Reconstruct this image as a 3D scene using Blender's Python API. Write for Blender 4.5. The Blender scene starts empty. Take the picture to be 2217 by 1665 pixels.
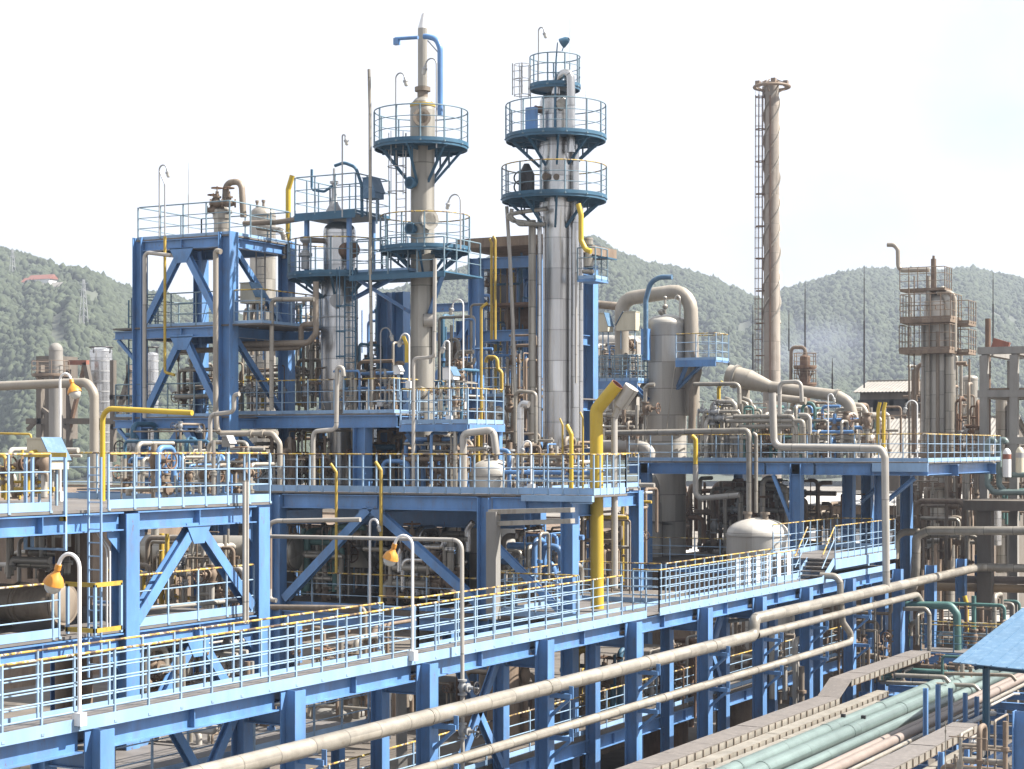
import bpy, math, random
import numpy as np
from mathutils import Vector, Matrix
C = bpy.context.scene.collection
PI = math.pi
# ---------------------------------------------------------------- camera model (level camera with a rising lens)
SN, CS = math.sin(math.radians(28.17)), math.cos(math.radians(28.17))
FPX, CX, HOR, EYE = 4000.0, 1108.5, 970.0, 14.0
def W(px, py, d):
    lat = (px-CX)/FPX*d
    return Vector((-SN*d+CS*lat, CS*d+SN*lat, EYE+(HOR-py)/FPX*d))
def dY(px, Y): return Y/(CS+(px-CX)/FPX*SN)
def dX(px, X): return X/(-SN+(px-CX)/FPX*CS)
def dist(p): return -SN*p[0]+CS*p[1]
def PY(px, py, Y): return W(px, py, dY(px, Y))
def PX(px, py, X): return W(px, py, dX(px, X))
def PZ(px, py, z): return W(px, py, (EYE-z)*FPX/(py-HOR))
def zz(py, d): return EYE+(HOR-py)/FPX*d
def S(px, d): return px*d/FPX           # picture size to metres at a distance

# ---------------------------------------------------------------- mesh collector
class MB:
    def __init__(self):
        self.v, self.f, self.uv, self.sm = [], [], [], []
    def add(self, vs, fs, uvs=None, smooth=False):
        o = len(self.v)
        self.v.extend([tuple(p) for p in vs])
        self.uv.extend(uvs if uvs else [(0.5, 0.5)]*len(vs))
        self.f.extend([tuple(i+o for i in f) for f in fs])
        self.sm.extend([smooth]*len(fs))
        return self
    def frame(self, p0, p1, up=None):
        p0, p1 = Vector(p0), Vector(p1)
        d = (p1-p0); L = d.length; d = d/L if L > 1e-9 else Vector((0, 0, 1))
        if up is None: up = Vector((0, 0, 1)) if abs(d.z) < .95 else Vector((0, 1, 0))
        s = d.cross(Vector(up))
        if s.length < 1e-6: s = d.cross(Vector((1, 0, 0)))
        s.normalize(); u = s.cross(d); u.normalize()
        return p0, p1, d, s, u, L
    def bar(self, p0, p1, w, h, up=None, off=(0, 0)):
        p0, p1, d, s, u, L = self.frame(p0, p1, up)
        o = s*off[0]+u*off[1]
        vs = []
        for p in (p0, p1):
            for a, b in ((-1, -1), (1, -1), (1, 1), (-1, 1)):
                vs.append(p+o+s*(a*w/2)+u*(b*h/2))
        self.add(vs, [(0, 1, 2, 3), (7, 6, 5, 4), (4, 5, 1, 0), (5, 6, 2, 1), (6, 7, 3, 2), (7, 4, 0, 3)])
        return self
    def box(self, x0, x1, y0, y1, z0, z1):
        return self.bar((x0, (y0+y1)/2, (z0+z1)/2), (x1, (y0+y1)/2, (z0+z1)/2), abs(y1-y0), abs(z1-z0), (0, 0, 1))
    def ibeam(self, p0, p1, h, w, up=None, tf=.03, tw=.02, stiff=0):
        self.bar(p0, p1, w, tf, up, (0, h/2-tf/2)); self.bar(p0, p1, w, tf, up, (0, -h/2+tf/2))
        self.bar(p0, p1, tw, h-2*tf, up)
        if stiff:
            P0, P1, d, s, u, L = self.frame(p0, p1, up)
            for i in range(1, stiff+1):
                q = P0+d*(L*i/(stiff+1))
                self.bar(q-d*.012, q+d*.012, w*.98, h-2*tf-.004, up)
        return self
    def path(self, pts, fil=0, ns=5):
        pts = [Vector(p) for p in pts]
        if fil <= 0 or len(pts) < 3: return pts
        out = [pts[0]]
        for i in range(1, len(pts)-1):
            a, b, c = pts[i-1], pts[i], pts[i+1]
            d1, d2 = (a-b), (c-b); l1, l2 = d1.length, d2.length
            if l1 < 1e-6 or l2 < 1e-6: continue
            d1 /= l1; d2 /= l2
            ang = math.acos(max(-1, min(1, d1.dot(d2))))
            if ang > 3.05: out.append(b); continue
            t = min(fil/math.tan(ang/2), l1*.48, l2*.48); r = t*math.tan(ang/2)
            bis = (d1+d2); bis.normalize(); cen = b+bis*(r/math.sin(ang/2))
            s0, s1 = b+d1*t-cen, b+d2*t-cen
            tot = s0.angle(s1)
            for k in range(ns+1):
                w = k/ns
                if tot < 1e-4: out.append(b); break
                out.append(cen+(s0*math.sin((1-w)*tot)+s1*math.sin(w*tot))/math.sin(tot))
        out.append(pts[-1]); return out
    def tube(self, pts, r, n=12, cap=True, fil=None, r_end=None):
        pts = self.path(pts, r*2.6 if fil is None else fil)
        q = [pts[0]]
        for p in pts[1:]:
            if (p-q[-1]).length > 1e-5: q.append(p)
        pts = q; m = len(pts)
        if m < 2: return self
        tang = []
        for i in range(m):
            t = (pts[min(i+1, m-1)]-pts[max(i-1, 0)]); t.normalize(); tang.append(t)
        up = Vector((0, 0, 1)) if abs(tang[0].z) < .9 else Vector((1, 0, 0))
        nrm = (up-tang[0]*up.dot(tang[0])); nrm.normalize()
        vs, uvs, ln = [], [], 0
        for i in range(m):
            if i:
                ln += (pts[i]-pts[i-1]).length
                nrm = nrm-tang[i]*nrm.dot(tang[i])
                if nrm.length < 1e-6: nrm = tang[i].orthogonal()
                nrm.normalize()
            bn = tang[i].cross(nrm)
            rr = r if r_end is None else r+(r_end-r)*i/(m-1)
            for k in range(n):
                a = 2*PI*k/n
                vs.append(pts[i]+nrm*(math.cos(a)*rr)+bn*(math.sin(a)*rr)); uvs.append((k/n, ln))
        fs = []
        for i in range(m-1):
            for k in range(n):
                k2 = (k+1) % n
                fs.append((i*n+k, i*n+k2, (i+1)*n+k2, (i+1)*n+k))
        self.add(vs, fs, uvs, True)
        if cap:
            o = len(self.v)-m*n
            self.f.append(tuple(o+k for k in range(n-1, -1, -1))); self.sm.append(False)
            self.f.append(tuple(o+(m-1)*n+k for k in range(n))); self.sm.append(False)
        return self
    def lathe(self, prof, base=(0, 0, 0), axis=(0, 0, 1), n=32, a0=0, a1=2*PI):
        base = Vector(base); ax = Vector(axis); ax.normalize()
        x = Vector((1, 0, 0)) if abs(ax.x) < .9 else Vector((0, 1, 0))
        x = x-ax*x.dot(ax); x.normalize(); y = ax.cross(x)
        full = abs(a1-a0-2*PI) < 1e-6; cols = n if full else n+1
        vs, uvs, ln = [], [], 0
        for j, (r, h) in enumerate(prof):
            if j: ln += math.hypot(r-prof[j-1][0], h-prof[j-1][1])
            for k in range(cols):
                a = a0+(a1-a0)*k/n
                vs.append(base+x*(math.cos(a)*r)+y*(math.sin(a)*r)+ax*h); uvs.append((k/n, h))
        fs = []
        for j in range(len(prof)-1):
            for k in range(n):
                k2 = (k+1) % cols
                A, B, Cc, Dd = j*cols+k, j*cols+k2, (j+1)*cols+k2, (j+1)*cols+k
                if prof[j][0] < 1e-6: fs.append((A, Cc, Dd))
                elif prof[j+1][0] < 1e-6: fs.append((A, B, Dd))
                else: fs.append((A, B, Cc, Dd))
        return self.add(vs, fs, uvs, True)
    def torus(self, cen, axis, R, r, n=20, m=6):
        cen = Vector(cen); ax = Vector(axis); ax.normalize(); x = ax.orthogonal(); x.normalize(); y = ax.cross(x)
        vs, fs = [], []
        for i in range(n):
            a = 2*PI*i/n; e = x*math.cos(a)+y*math.sin(a)
            for j in range(m):
                b = 2*PI*j/m
                vs.append(cen+e*(R+r*math.cos(b))+ax*(r*math.sin(b)))
        for i in range(n):
            for j in range(m):
                fs.append((i*m+j, ((i+1) % n)*m+j, ((i+1) % n)*m+(j+1) % m, i*m+(j+1) % m))
        return self.add(vs, fs, None, True)
    def prism(self, poly, p0, ex, ey, ez):
        """poly of (a,b) in the ex,ey plane at p0, pushed along ez"""
        p0, ex, ey, ez = Vector(p0), Vector(ex), Vector(ey), Vector(ez); n = len(poly)
        vs = [p0+ex*a+ey*b for a, b in poly]+[p0+ex*a+ey*b+ez for a, b in poly]
        fs = [tuple(range(n-1, -1, -1)), tuple(range(n, 2*n))]+[(i, (i+1) % n, n+(i+1) % n, n+i) for i in range(n)]
        return self.add(vs, fs)
    def sphere(self, cen, r, n=12, m=8):
        prof = [(r*math.sin(PI*i/m), -r*math.cos(PI*i/m)) for i in range(m+1)]
        prof[0] = (0, -r); prof[-1] = (0, r)
        return self.lathe(prof, cen, n=n)
    def build(self, name, mat, parent=None, origin=None):
        v = np.array(self.v, dtype=np.float64).reshape(-1, 3)
        if origin is None:
            if parent is not None: origin = WP[parent.name]
            else:
                mn, mx = v.min(0), v.max(0); origin = ((mn[0]+mx[0])/2, (mn[1]+mx[1])/2, mn[2])
        org = np.array(origin, dtype=np.float64)
        me = bpy.data.meshes.new(name)
        me.from_pydata((v-org).tolist(), [], self.f)
        me.polygons.foreach_set('use_smooth', self.sm)
        uvl = me.uv_layers.new(name='UVMap')
        li = np.empty(len(me.loops), dtype=np.int32); me.loops.foreach_get('vertex_index', li)
        uvl.data.foreach_set('uv', np.array(self.uv, dtype=np.float32)[li].ravel())
        if any(self.sm): me.set_sharp_from_angle(angle=math.radians(42))
        me.materials.append(mat)
        o = bpy.data.objects.new(name, me); C.objects.link(o)
        if parent is not None:
            o.parent = parent
            o.location = Vector(origin)-Vector(WP[parent.name])
        else: o.location = Vector(origin)
        WP[o.name] = tuple(origin)
        return o
WP = {}
def tag(o, label, cat, group=None, kind=None):
    if label: o['label'] = label
    if cat: o['category'] = cat
    if group: o['group'] = group
    if kind: o['kind'] = kind
    return o
def thing(name, label, cat, loc, group=None):
    o = bpy.data.objects.new(name, None); C.objects.link(o); o.location = Vector(loc); o.empty_display_size = .3
    WP[o.name] = tuple(loc); return tag(o, label, cat, group)
def copy_tree(o, parent=None, loc=None, rotz=None, scale=None):
    c = o.copy(); C.objects.link(c)
    if parent is not None: c.parent = parent
    if loc is not None: c.location = loc
    if rotz is not None: c.rotation_euler[2] = rotz
    if scale is not None: c.scale = (scale,)*3
    WP[c.name] = tuple(c.location)
    for ch in KIDS(o): copy_tree(ch, c)
    return c
def KIDS(o): return [x for x in C.objects if x.parent == o] if o.name not in KC else KC[o.name]
KC = {}

# ---------------------------------------------------------------- materials
def mk(name, col, rough=.55, metal=0.0, var=.18, dirt=None, dirt_amt=.0, seam=0, scale=1.0, col2=None, spec=.4, stretch=.25, bump=0.0, fine=.5, rustspot=0):
    m = bpy.data.materials.new(name); m.use_nodes = True
    nt = m.node_tree; N, L = nt.nodes, nt.links; bs = N['Principled BSDF']
    bs.inputs['Roughness'].default_value = rough; bs.inputs['Metallic'].default_value = metal
    bs.inputs['Specular IOR Level'].default_value = spec
    geo = N.new('ShaderNodeNewGeometry')
    mp = N.new('ShaderNodeMapping'); mp.inputs['Scale'].default_value = (1, 1, stretch); L.new(geo.outputs['Position'], mp.inputs['Vector'])
    n1 = N.new('ShaderNodeTexNoise'); n1.inputs['Scale'].default_value = 1.3*scale; n1.inputs['Detail'].default_value = 5; n1.inputs['Roughness'].default_value = .62
    L.new(mp.outputs['Vector'], n1.inputs['Vector'])
    r1 = N.new('ShaderNodeMapRange'); r1.inputs['From Min'].default_value = .3; r1.inputs['From Max'].default_value = .7
    L.new(n1.outputs['Fac'], r1.inputs['Value'])
    mx = N.new('ShaderNodeMix'); mx.data_type = 'RGBA'
    c2 = col2 if col2 else tuple(min(1, c*(1+var)) for c in col)
    c1 = tuple(c*(1-var) for c in col)
    mx.inputs['A'].default_value = (*c1, 1); mx.inputs['B'].default_value = (*c2, 1)
    L.new(r1.outputs['Result'], mx.inputs['Factor'])
    out = mx.outputs['Result']
    if dirt is not None and dirt_amt > 0:
        n2 = N.new('ShaderNodeTexNoise'); n2.inputs['Scale'].default_value = 4.5*scale; n2.inputs['Detail'].default_value = 6; n2.inputs['Roughness'].default_value = .7
        L.new(mp.outputs['Vector'], n2.inputs['Vector'])
        r2 = N.new('ShaderNodeMapRange'); r2.inputs['From Min'].default_value = fine; r2.inputs['From Max'].default_value = fine+.22
        r2.inputs['To Max'].default_value = dirt_amt
        L.new(n2.outputs['Fac'], r2.inputs['Value'])
        m2 = N.new('ShaderNodeMix'); m2.data_type = 'RGBA'; m2.inputs['B'].default_value = (*dirt, 1)
        L.new(out, m2.inputs['A']); L.new(r2.outputs['Result'], m2.inputs['Factor']); out = m2.outputs['Result']
    if rustspot:
        n3 = N.new('ShaderNodeTexNoise'); n3.inputs['Scale'].default_value = 7; n3.inputs['Detail'].default_value = 5; n3.inputs['Roughness'].default_value = .75
        L.new(mp.outputs['Vector'], n3.inputs['Vector'])
        r3 = N.new('ShaderNodeMapRange'); r3.inputs['From Min'].default_value = rustspot; r3.inputs['From Max'].default_value = rustspot+.06; r3.inputs['To Max'].default_value = .85
        L.new(n3.outputs['Fac'], r3.inputs['Value'])
        m3 = N.new('ShaderNodeMix'); m3.data_type = 'RGBA'; m3.inputs['B'].default_value = (.13, .075, .05, 1)
        L.new(out, m3.inputs['A']); L.new(r3.outputs['Result'], m3.inputs['Factor']); out = m3.outputs['Result']
    if seam:
        uv = N.new('ShaderNodeUVMap'); sx = N.new('ShaderNodeSeparateXYZ'); L.new(uv.outputs['UV'], sx.inputs['Vector'])
        dv = N.new('ShaderNodeMath'); dv.operation = 'DIVIDE'; dv.inputs[1].default_value = seam; L.new(sx.outputs['Y'], dv.inputs[0])
        fl = N.new('ShaderNodeMath'); fl.operation = 'FLOOR'; L.new(dv.outputs[0], fl.inputs[0])
        fr = N.new('ShaderNodeMath'); fr.operation = 'FRACT'; L.new(dv.outputs[0], fr.inputs[0])
        # tone varies per cladding band, upright strips paint in reflection streaks; dark lap lines between
        mu = N.new('ShaderNodeMath'); mu.operation = 'MULTIPLY'; mu.inputs[1].default_value = 9.0; L.new(sx.outputs['X'], mu.inputs[0])
        fu = N.new('ShaderNodeMath'); fu.operation = 'FLOOR'; L.new(mu.outputs[0], fu.inputs[0])
        cb = N.new('ShaderNodeCombineXYZ'); L.new(fl.outputs[0], cb.inputs['X']); L.new(fu.outputs[0], cb.inputs['Y'])
        wn = N.new('ShaderNodeTexWhiteNoise'); wn.noise_dimensions = '3D'; L.new(cb.outputs[0], wn.inputs['Vector'])
        rr = N.new('ShaderNodeMapRange'); rr.inputs['To Min'].default_value = .7; rr.inputs['To Max'].default_value = 1.12; L.new(wn.outputs['Value'], rr.inputs['Value'])
        ls = N.new('ShaderNodeMath'); ls.operation = 'LESS_THAN'; ls.inputs[1].default_value = .035/seam; L.new(fr.outputs[0], ls.inputs[0])
        lm = N.new('ShaderNodeMath'); lm.operation = 'MULTIPLY_ADD'; lm.inputs[1].default_value = -.45; lm.inputs[2].default_value = 1; L.new(ls.outputs[0], lm.inputs[0])
        pr = N.new('ShaderNodeMath'); pr.operation = 'MULTIPLY'; L.new(rr.outputs['Result'], pr.inputs[0]); L.new(lm.outputs[0], pr.inputs[1])
        vm = N.new('ShaderNodeVectorMath'); vm.operation = 'SCALE'; L.new(out, vm.inputs[0]); L.new(pr.outputs[0], vm.inputs['Scale']); out = vm.outputs[0]
    L.new(out, bs.inputs['Base Color'])
    if bump:
        bp = N.new('ShaderNodeBump'); bp.inputs['Strength'].default_value = bump; bp.inputs['Distance'].default_value = .03
        L.new(n1.outputs['Fac'], bp.inputs['Height']); L.new(bp.outputs[0], bs.inputs['Normal'])
    return m
def band_paint(name, cols, scale):
    """worn painted rail: patches of paint, bare primer and rust along its length"""
    m = bpy.data.materials.new(name); m.use_nodes = True
    nt = m.node_tree; N, L = nt.nodes, nt.links; bs = N['Principled BSDF']; bs.inputs['Roughness'].default_value = .55
    geo = N.new('ShaderNodeNewGeometry'); n1 = N.new('ShaderNodeTexNoise'); n1.inputs['Scale'].default_value = scale; n1.inputs['Detail'].default_value = 3
    L.new(geo.outputs['Position'], n1.inputs['Vector'])
    rp = N.new('ShaderNodeValToRGB'); rp.color_ramp.interpolation = 'CONSTANT'
    e = rp.color_ramp.elements
    e[0].position = 0; e[0].color = (*cols[0][1], 1); e[1].position = cols[1][0]; e[1].color = (*cols[1][1], 1)
    for p, c in cols[2:]:
        x = e.new(p); x.color = (*c, 1)
    L.new(n1.outputs['Fac'], rp.inputs['Fac']); L.new(rp.outputs['Color'], bs.inputs['Base Color'])
    return m
RUST = (.16, .07, .035); GRIME = (.10, .085, .07)
M = {}
M['blue'] = mk('blue_paint', (.092, .198, .39), .36, 0, .26, (.11, .13, .18), .55, scale=.8, stretch=.35, fine=.5, rustspot=.635)
M['blue_pale'] = mk('sunlit_blue_paint', (.20, .31, .46), .55, 0, .16, (.22, .22, .24), .4, scale=1, fine=.55)  # paler copy of the blue paint, sunlight put into the colour
M['teal_blue'] = mk('teal_blue_paint', (.032, .095, .155), .55, 0, .2, RUST, .3, scale=1, fine=.6)
M['rail'] = mk('rail_paint', (.21, .30, .40), .45, 0, .22, (.10, .12, .16), .5, scale=2, fine=.58, stretch=1)
M['top_rail'] = band_paint('worn_yellow_rail', [(0, (.07, .045, .03)), (.40, (.22, .14, .05)), (.46, (.38, .26, .045)), (.55, (.40, .36, .28)), (.60, (.10, .065, .045)), (.66, (.34, .22, .06))], 3.2)
M['rail_dark'] = mk('backlit_rail_paint', (.13, .19, .23), .5, 0, .2, (.06, .06, .07), .5, scale=2, fine=.55, stretch=1)  # rail paint darkened, backlight against the sky put into its colour
M['silver'] = mk('aluminium_cladding', (.52, .51, .50), .27, .88, .14, (.20, .15, .11), .45, seam=1.15, scale=.9, stretch=.12, fine=.56)
M['clad'] = mk('weathered_cladding', (.32, .295, .255), .4, .5, .2, (.15, .105, .07), .55, seam=1.0, scale=1, stretch=.2, fine=.53)
M['pale_clad'] = mk('pale_cladding', (.45, .425, .385), .42, .15, .12, (.25, .19, .13), .45, seam=1.3, scale=.8, stretch=.1, fine=.54)
M['beige'] = mk('beige_lagging', (.27, .24, .20), .5, .15, .16, (.17, .12, .08), .5, scale=.9, stretch=.2, fine=.55)
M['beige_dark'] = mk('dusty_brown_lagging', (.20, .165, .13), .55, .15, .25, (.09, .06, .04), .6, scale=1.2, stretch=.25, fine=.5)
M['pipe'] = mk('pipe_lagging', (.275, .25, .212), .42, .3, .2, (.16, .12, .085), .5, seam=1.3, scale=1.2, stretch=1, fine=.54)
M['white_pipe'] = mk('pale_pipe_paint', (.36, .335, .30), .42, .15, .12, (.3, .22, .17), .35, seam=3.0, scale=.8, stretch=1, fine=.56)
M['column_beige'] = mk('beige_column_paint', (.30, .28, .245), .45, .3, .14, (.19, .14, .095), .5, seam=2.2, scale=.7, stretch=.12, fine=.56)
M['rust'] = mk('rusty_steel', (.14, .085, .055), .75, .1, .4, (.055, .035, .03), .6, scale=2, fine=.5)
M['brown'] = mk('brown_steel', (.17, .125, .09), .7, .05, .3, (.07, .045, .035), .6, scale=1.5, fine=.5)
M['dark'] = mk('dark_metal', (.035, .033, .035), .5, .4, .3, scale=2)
M['yellow'] = mk('yellow_paint', (.44, .305, .03), .45, 0, .14, (.26, .15, .04), .6, seam=0, scale=.8, fine=.56, stretch=.25)
M['yellow_old'] = mk('worn_yellow_paint', (.38, .26, .04), .55, 0, .2, (.16, .10, .04), .65, scale=2.2, fine=.5, stretch=.4)
M['orange'] = mk('orange_enamel', (.50, .215, .03), .4, 0, .15, (.22, .10, .03), .6, scale=5, fine=.58)
M['white'] = mk('white_paint', (.62, .61, .60), .45, 0, .06, (.4, .36, .32), .3, scale=1.5, fine=.6)
M['grey'] = mk('grey_metal', (.32, .32, .32), .5, .4, .2, (.12, .10, .09), .5, scale=2, fine=.55)
M['teal'] = mk('teal_pipe_paint', (.12, .16, .152), .42, 0, .16, (.10, .11, .10), .55, seam=5.0, scale=.7, stretch=1, fine=.56)
M['teal_dark'] = mk('dark_teal_paint', (.055, .125, .115), .5, 0, .2, (.05, .06, .05), .4, scale=1, fine=.55)
M['peach'] = mk('peach_pipe_paint', (.28, .195, .11), .5, 0, .12, (.3, .2, .13), .3, scale=.8, stretch=1)
M['pink'] = mk('pinkish_pipe_paint', (.19, .155, .135), .5, 0, .12, (.3, .22, .17), .3, scale=.8, stretch=1)
M['concrete'] = mk('concrete', (.20, .19, .175), .85, 0, .2, (.15, .13, .11), .45, scale=.9, fine=.52, bump=.15)
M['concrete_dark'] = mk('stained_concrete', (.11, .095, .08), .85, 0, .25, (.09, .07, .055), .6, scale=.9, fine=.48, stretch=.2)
M['grating'] = mk('walkway_plate', (.125, .115, .108), .7, .1, .2, (.16, .13, .12), .5, scale=1.5, stretch=1)
M['roof'] = mk('corrugated_sheet', (.21, .195, .175), .6, .05, .15, (.33, .27, .21), .5, scale=.8, stretch=1)
M['white_roof'] = mk('pale_roof_sheet', (.42, .40, .37), .6, 0, .08, (.5, .43, .36), .4, scale=.5, stretch=1)
M['cream'] = mk('cream_panel', (.46, .42, .32), .5, 0, .1, (.35, .28, .18), .4, scale=1.5)
M['tray'] = mk('tray_cover', (.125, .112, .104), .75, 0, .12, (.25, .22, .2), .5, scale=1.2, stretch=1)
M['lightblue'] = mk('light_blue_sheet', (.06, .125, .205), .5, 0, .08, (.3, .4, .5), .3, scale=.8, stretch=1)
M['glass'] = mk('lamp_glass', (.40, .385, .35), .25, 0, .05, spec=.6)
M['red'] = mk('red_primer', (.20, .075, .05), .6, 0, .2, scale=2)
# ---------------------------------------------------------------- builders
POSTS = {}
def post_at(par, p, h, mat='rail', w=.042, name='post'):
    k = (round(h, 3), mat, w)
    if k not in POSTS:
        b = MB().bar((0, 0, 0), (0, 0, h), w, w, (0, 1, 0)).bar((0, 0, -.03), (0, 0, .02), w*1.9, w*1.9, (0, 1, 0))
        o = b.build(name, M[mat], None, (0, 0, 0)); POSTS[k] = o.data; bpy.data.objects.remove(o)
    o = bpy.data.objects.new(name, POSTS[k]); C.objects.link(o); o.parent = par
    o.location = Vector(p)-Vector(WP[par.name]); WP[o.name] = tuple(p)
    return o
def railing(par, pts, h=1.15, mids=(.4, .78), sp=1.3, toe=.16, top='top_rail', mat='rail', r=.024, toe_mat='blue_pale', posts=True, rm=.016):
    pts = [Vector(p) for p in pts]; up = Vector((0, 0, 1))
    MB().tube([p+up*h for p in pts], r, 8, fil=.12).build('top_rail', M[top], par)
    for m in mids:
        MB().tube([p+up*m for p in pts], rm, 6, fil=.1).build('rail', M[mat], par)
    last = None
    for a, b in zip(pts[:-1], pts[1:]):
        L = (b-a).length; n = max(1, round(L/sp))
        if toe:
            d = (b-a).normalized()
            MB().bar(a+up*(toe/2+.01), b+up*(toe/2+.01), .014, toe, (0, 0, 1)).build('toe_board', M[toe_mat], par)
        if posts:
            for i in range(n+1):
                q = a+(b-a)*(i/n)
                if last is not None and (q-last).length < .05: continue
                post_at(par, q, h, mat); last = q
def hcol(par, X, Y, z0, z1, size=.34, mat='blue', name='column', turn=False):
    if turn: b = MB().ibeam((X, Y, z0), (X, Y, z1), size, size, (0, 1, 0))
    else: b = MB().ibeam((X, Y, z0), (X, Y, z1), size, size, (1, 0, 0))
    return b.build(name, M[mat], par)
def beam(par, p0, p1, h=.42, w=.24, mat='blue', stiff=0, name='beam'):
    return MB().ibeam(p0, p1, h, w, (0, 0, 1), .03, .02, stiff).build(name, M[mat], par)
def brace(par, p0, p1, w=.24, h=.22, mat='blue', up=None):
    return MB().ibeam(p0, p1, h, w, up, .022, .018).build('brace', M[mat], par)
def deck_plate(par, x0, x1, y0, y1, z, t=.06, mat='grating', name='deck'):
    return MB().box(x0, x1, y0, y1, z-t, z).build(name, M[mat], par)
def arc_pts(cx, cy, R, a0, a1, z, n=24):
    return [(cx+R*math.cos(a0+(a1-a0)*i/n), cy+R*math.sin(a0+(a1-a0)*i/n), z) for i in range(n+1)]
def ring_platform(par, cx, cy, z, R, r_in, a0=0, a1=2*PI, rail_h=1.2, nposts=14, mids=(.42, .8), nbr=8, br_drop=.9, mat='teal_blue', rail=True, rim=.26, top='rail_dark', rmat='rail_dark', brackets=True):
    full = abs(a1-a0-2*PI) < 1e-3
    n = 40
    b = MB()
    prof = [(r_in, -.02), (R, -.02), (R, .11), (R-.015, .11), (R-.015, .03), (r_in, .03), (r_in, -.02)]
    b.lathe(prof, (cx, cy, z), n=n, a0=a0, a1=a1)
    b.lathe([(R-.03, -.02), (R-.03, -.12), (R-.07, -.12), (R-.07, -.02)], (cx, cy, z), n=n, a0=a0, a1=a1)
    p = b.build('platform', M[mat], par)
    if rail:
        rp = arc_pts(cx, cy, R-.03, a0, a1, z, n)
        up = Vector((0, 0, 1))
        MB().tube([Vector(q)+up*rail_h for q in rp], .024, 7, fil=0).build('top_rail', M[top], p)
        for m in mids: MB().tube([Vector(q)+up*m for q in rp], .015, 6, fil=0).build('rail', M[rmat], p)
        for i in range(nposts+(0 if full else 1)):
            a = a0+(a1-a0)*i/nposts
            post_at(p, (cx+(R-.03)*math.cos(a), cy+(R-.03)*math.sin(a), z), rail_h, rmat, .045)
    if brackets:
        for i in range(nbr):
            a = a0+(a1-a0)*(i+.5)/nbr; e = Vector((math.cos(a), math.sin(a), 0)); q = Vector((cx, cy, z-.1))
            t = MB().bar(q+e*(r_in*.9), q+e*(R-.08), .07, .14).bar(q+e*(r_in*.95)+Vector((0, 0, -br_drop)), q+e*(R-.2), .07, .09)
            t.bar(q+e*(r_in+(R-r_in)*.45), q+e*(r_in+(R-r_in)*.45)+Vector((0, 0, -br_drop*.52)), .05, .05)
            t.build('bracket', M[mat], p)
    return p
def dome(r, z, h, n=8, crown=0.0):
    return [(r*math.cos(PI/2*i/n) if i < n else 0.0, z+h*math.sin(PI/2*i/n)) for i in range(n+1)]
def shell(par, cx, cy, prof, mat, name='shell', n=36):
    return MB().lathe(prof, (cx, cy, 0), n=n).build(name, M[mat], par)
def nozzle(par, p, d, r, L, mat='clad', name='nozzle'):
    p = Vector(p); d = Vector(d).normalized()
    b = MB().tube([p, p+d*L], r, 12)
    b.lathe([(r, L-.1), (r*1.5, L-.1), (r*1.5, L), (0, L)], p, d, n=14)
    return b.build(name, M[mat], par)
def ladder(par, p0, p1, side, w=.45, mat='rail', name='ladder', cage=False, out=(0, -1, 0), sp=.3):
    p0, p1 = Vector(p0), Vector(p1); s = Vector(side).normalized()*w/2; d = (p1-p0).normalized(); L = (p1-p0).length
    b = MB().bar(p0-s, p1-s, .05, .03).bar(p0+s, p1+s, .05, .03)
    n = int(L/sp)
    for i in range(1, n): b.bar(p0-s+d*(i*sp), p0+s+d*(i*sp), .025, .025)
    o = b.build(name, M[mat], par)
    if cage:
        e = Vector(out).normalized(); k = int((L-2)/.9); g = MB()
        for i in range(max(1, k)):
            c = p0+d*(2+i*.9)
            g.tube([c+s+e*0, c+s*1.5+e*.35, c+s*.8+e*.65, c-s*.8+e*.65, c-s*1.5+e*.35, c-s], .02, 5, fil=.1)
        for off in (s*1.5+e*.35, e*.68, -s*1.5+e*.35): g.bar(p0+d*1.9+off, p1+off, .03, .015)
        g.build('cage', M[mat], o if False else par)
    return o
def pipe(name, label, pts, r, mat='pipe', group=None, flanges=(), fmat=None, fil=None, n=14, cat='pipe'):
    o = MB().tube(pts, r, n, fil=fil).build(name, M[mat])
    tag(o, label, cat, group)
    for p, d in flanges:
        MB().lathe([(r, -.05), (r*1.55, -.05), (r*1.55, -.006), (r*1.4, -.006), (r*1.4, .006), (r*1.55, .006), (r*1.55, .05), (r, .05)], p, d, n=14).build('flange', M[fmat or mat], o)
    return o
def yp(Y, *pp): return [PY(a, b, Y+(c[0] if c else 0)) for a, b, *c in pp]
def xp(X, *pp): return [PX(a, b, X+(c[0] if c else 0)) for a, b, *c in pp]
# a gate valve with its handwheel, built once, axis along X
def make_valve(mat='brown', wheel='brown', s=1.0):
    b = MB()
    b.lathe([(.0, -.22), (.13, -.22), (.13, -.17), (.075, -.17), (.1, -.08), (.13, 0), (.1, .08), (.075, .17), (.13, .17), (.13, .22), (0, .22)], (0, 0, 0), (1, 0, 0), n=12)
    b.lathe([(.09, .0), (.08, .16), (.13, .16), (.13, .21), (.06, .21), (.05, .36), (.02, .36), (.02, .52), (0, .52)], (0, 0, 0), (0, 0, 1), n=10)
    o = b.build('gate_valve', M[mat], None, (0, 0, 0))
    w = MB().torus((0, 0, .46), (0, 0, 1), .17, .018, 16, 6)
    w.bar((-.16, 0, .46), (.16, 0, .46), .022, .015).bar((0, -.16, .46), (0, .16, .46), .022, .015)
    w.build('handwheel', M[wheel], o, (0, 0, 0))
    return o
VALVES = {}
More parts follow.
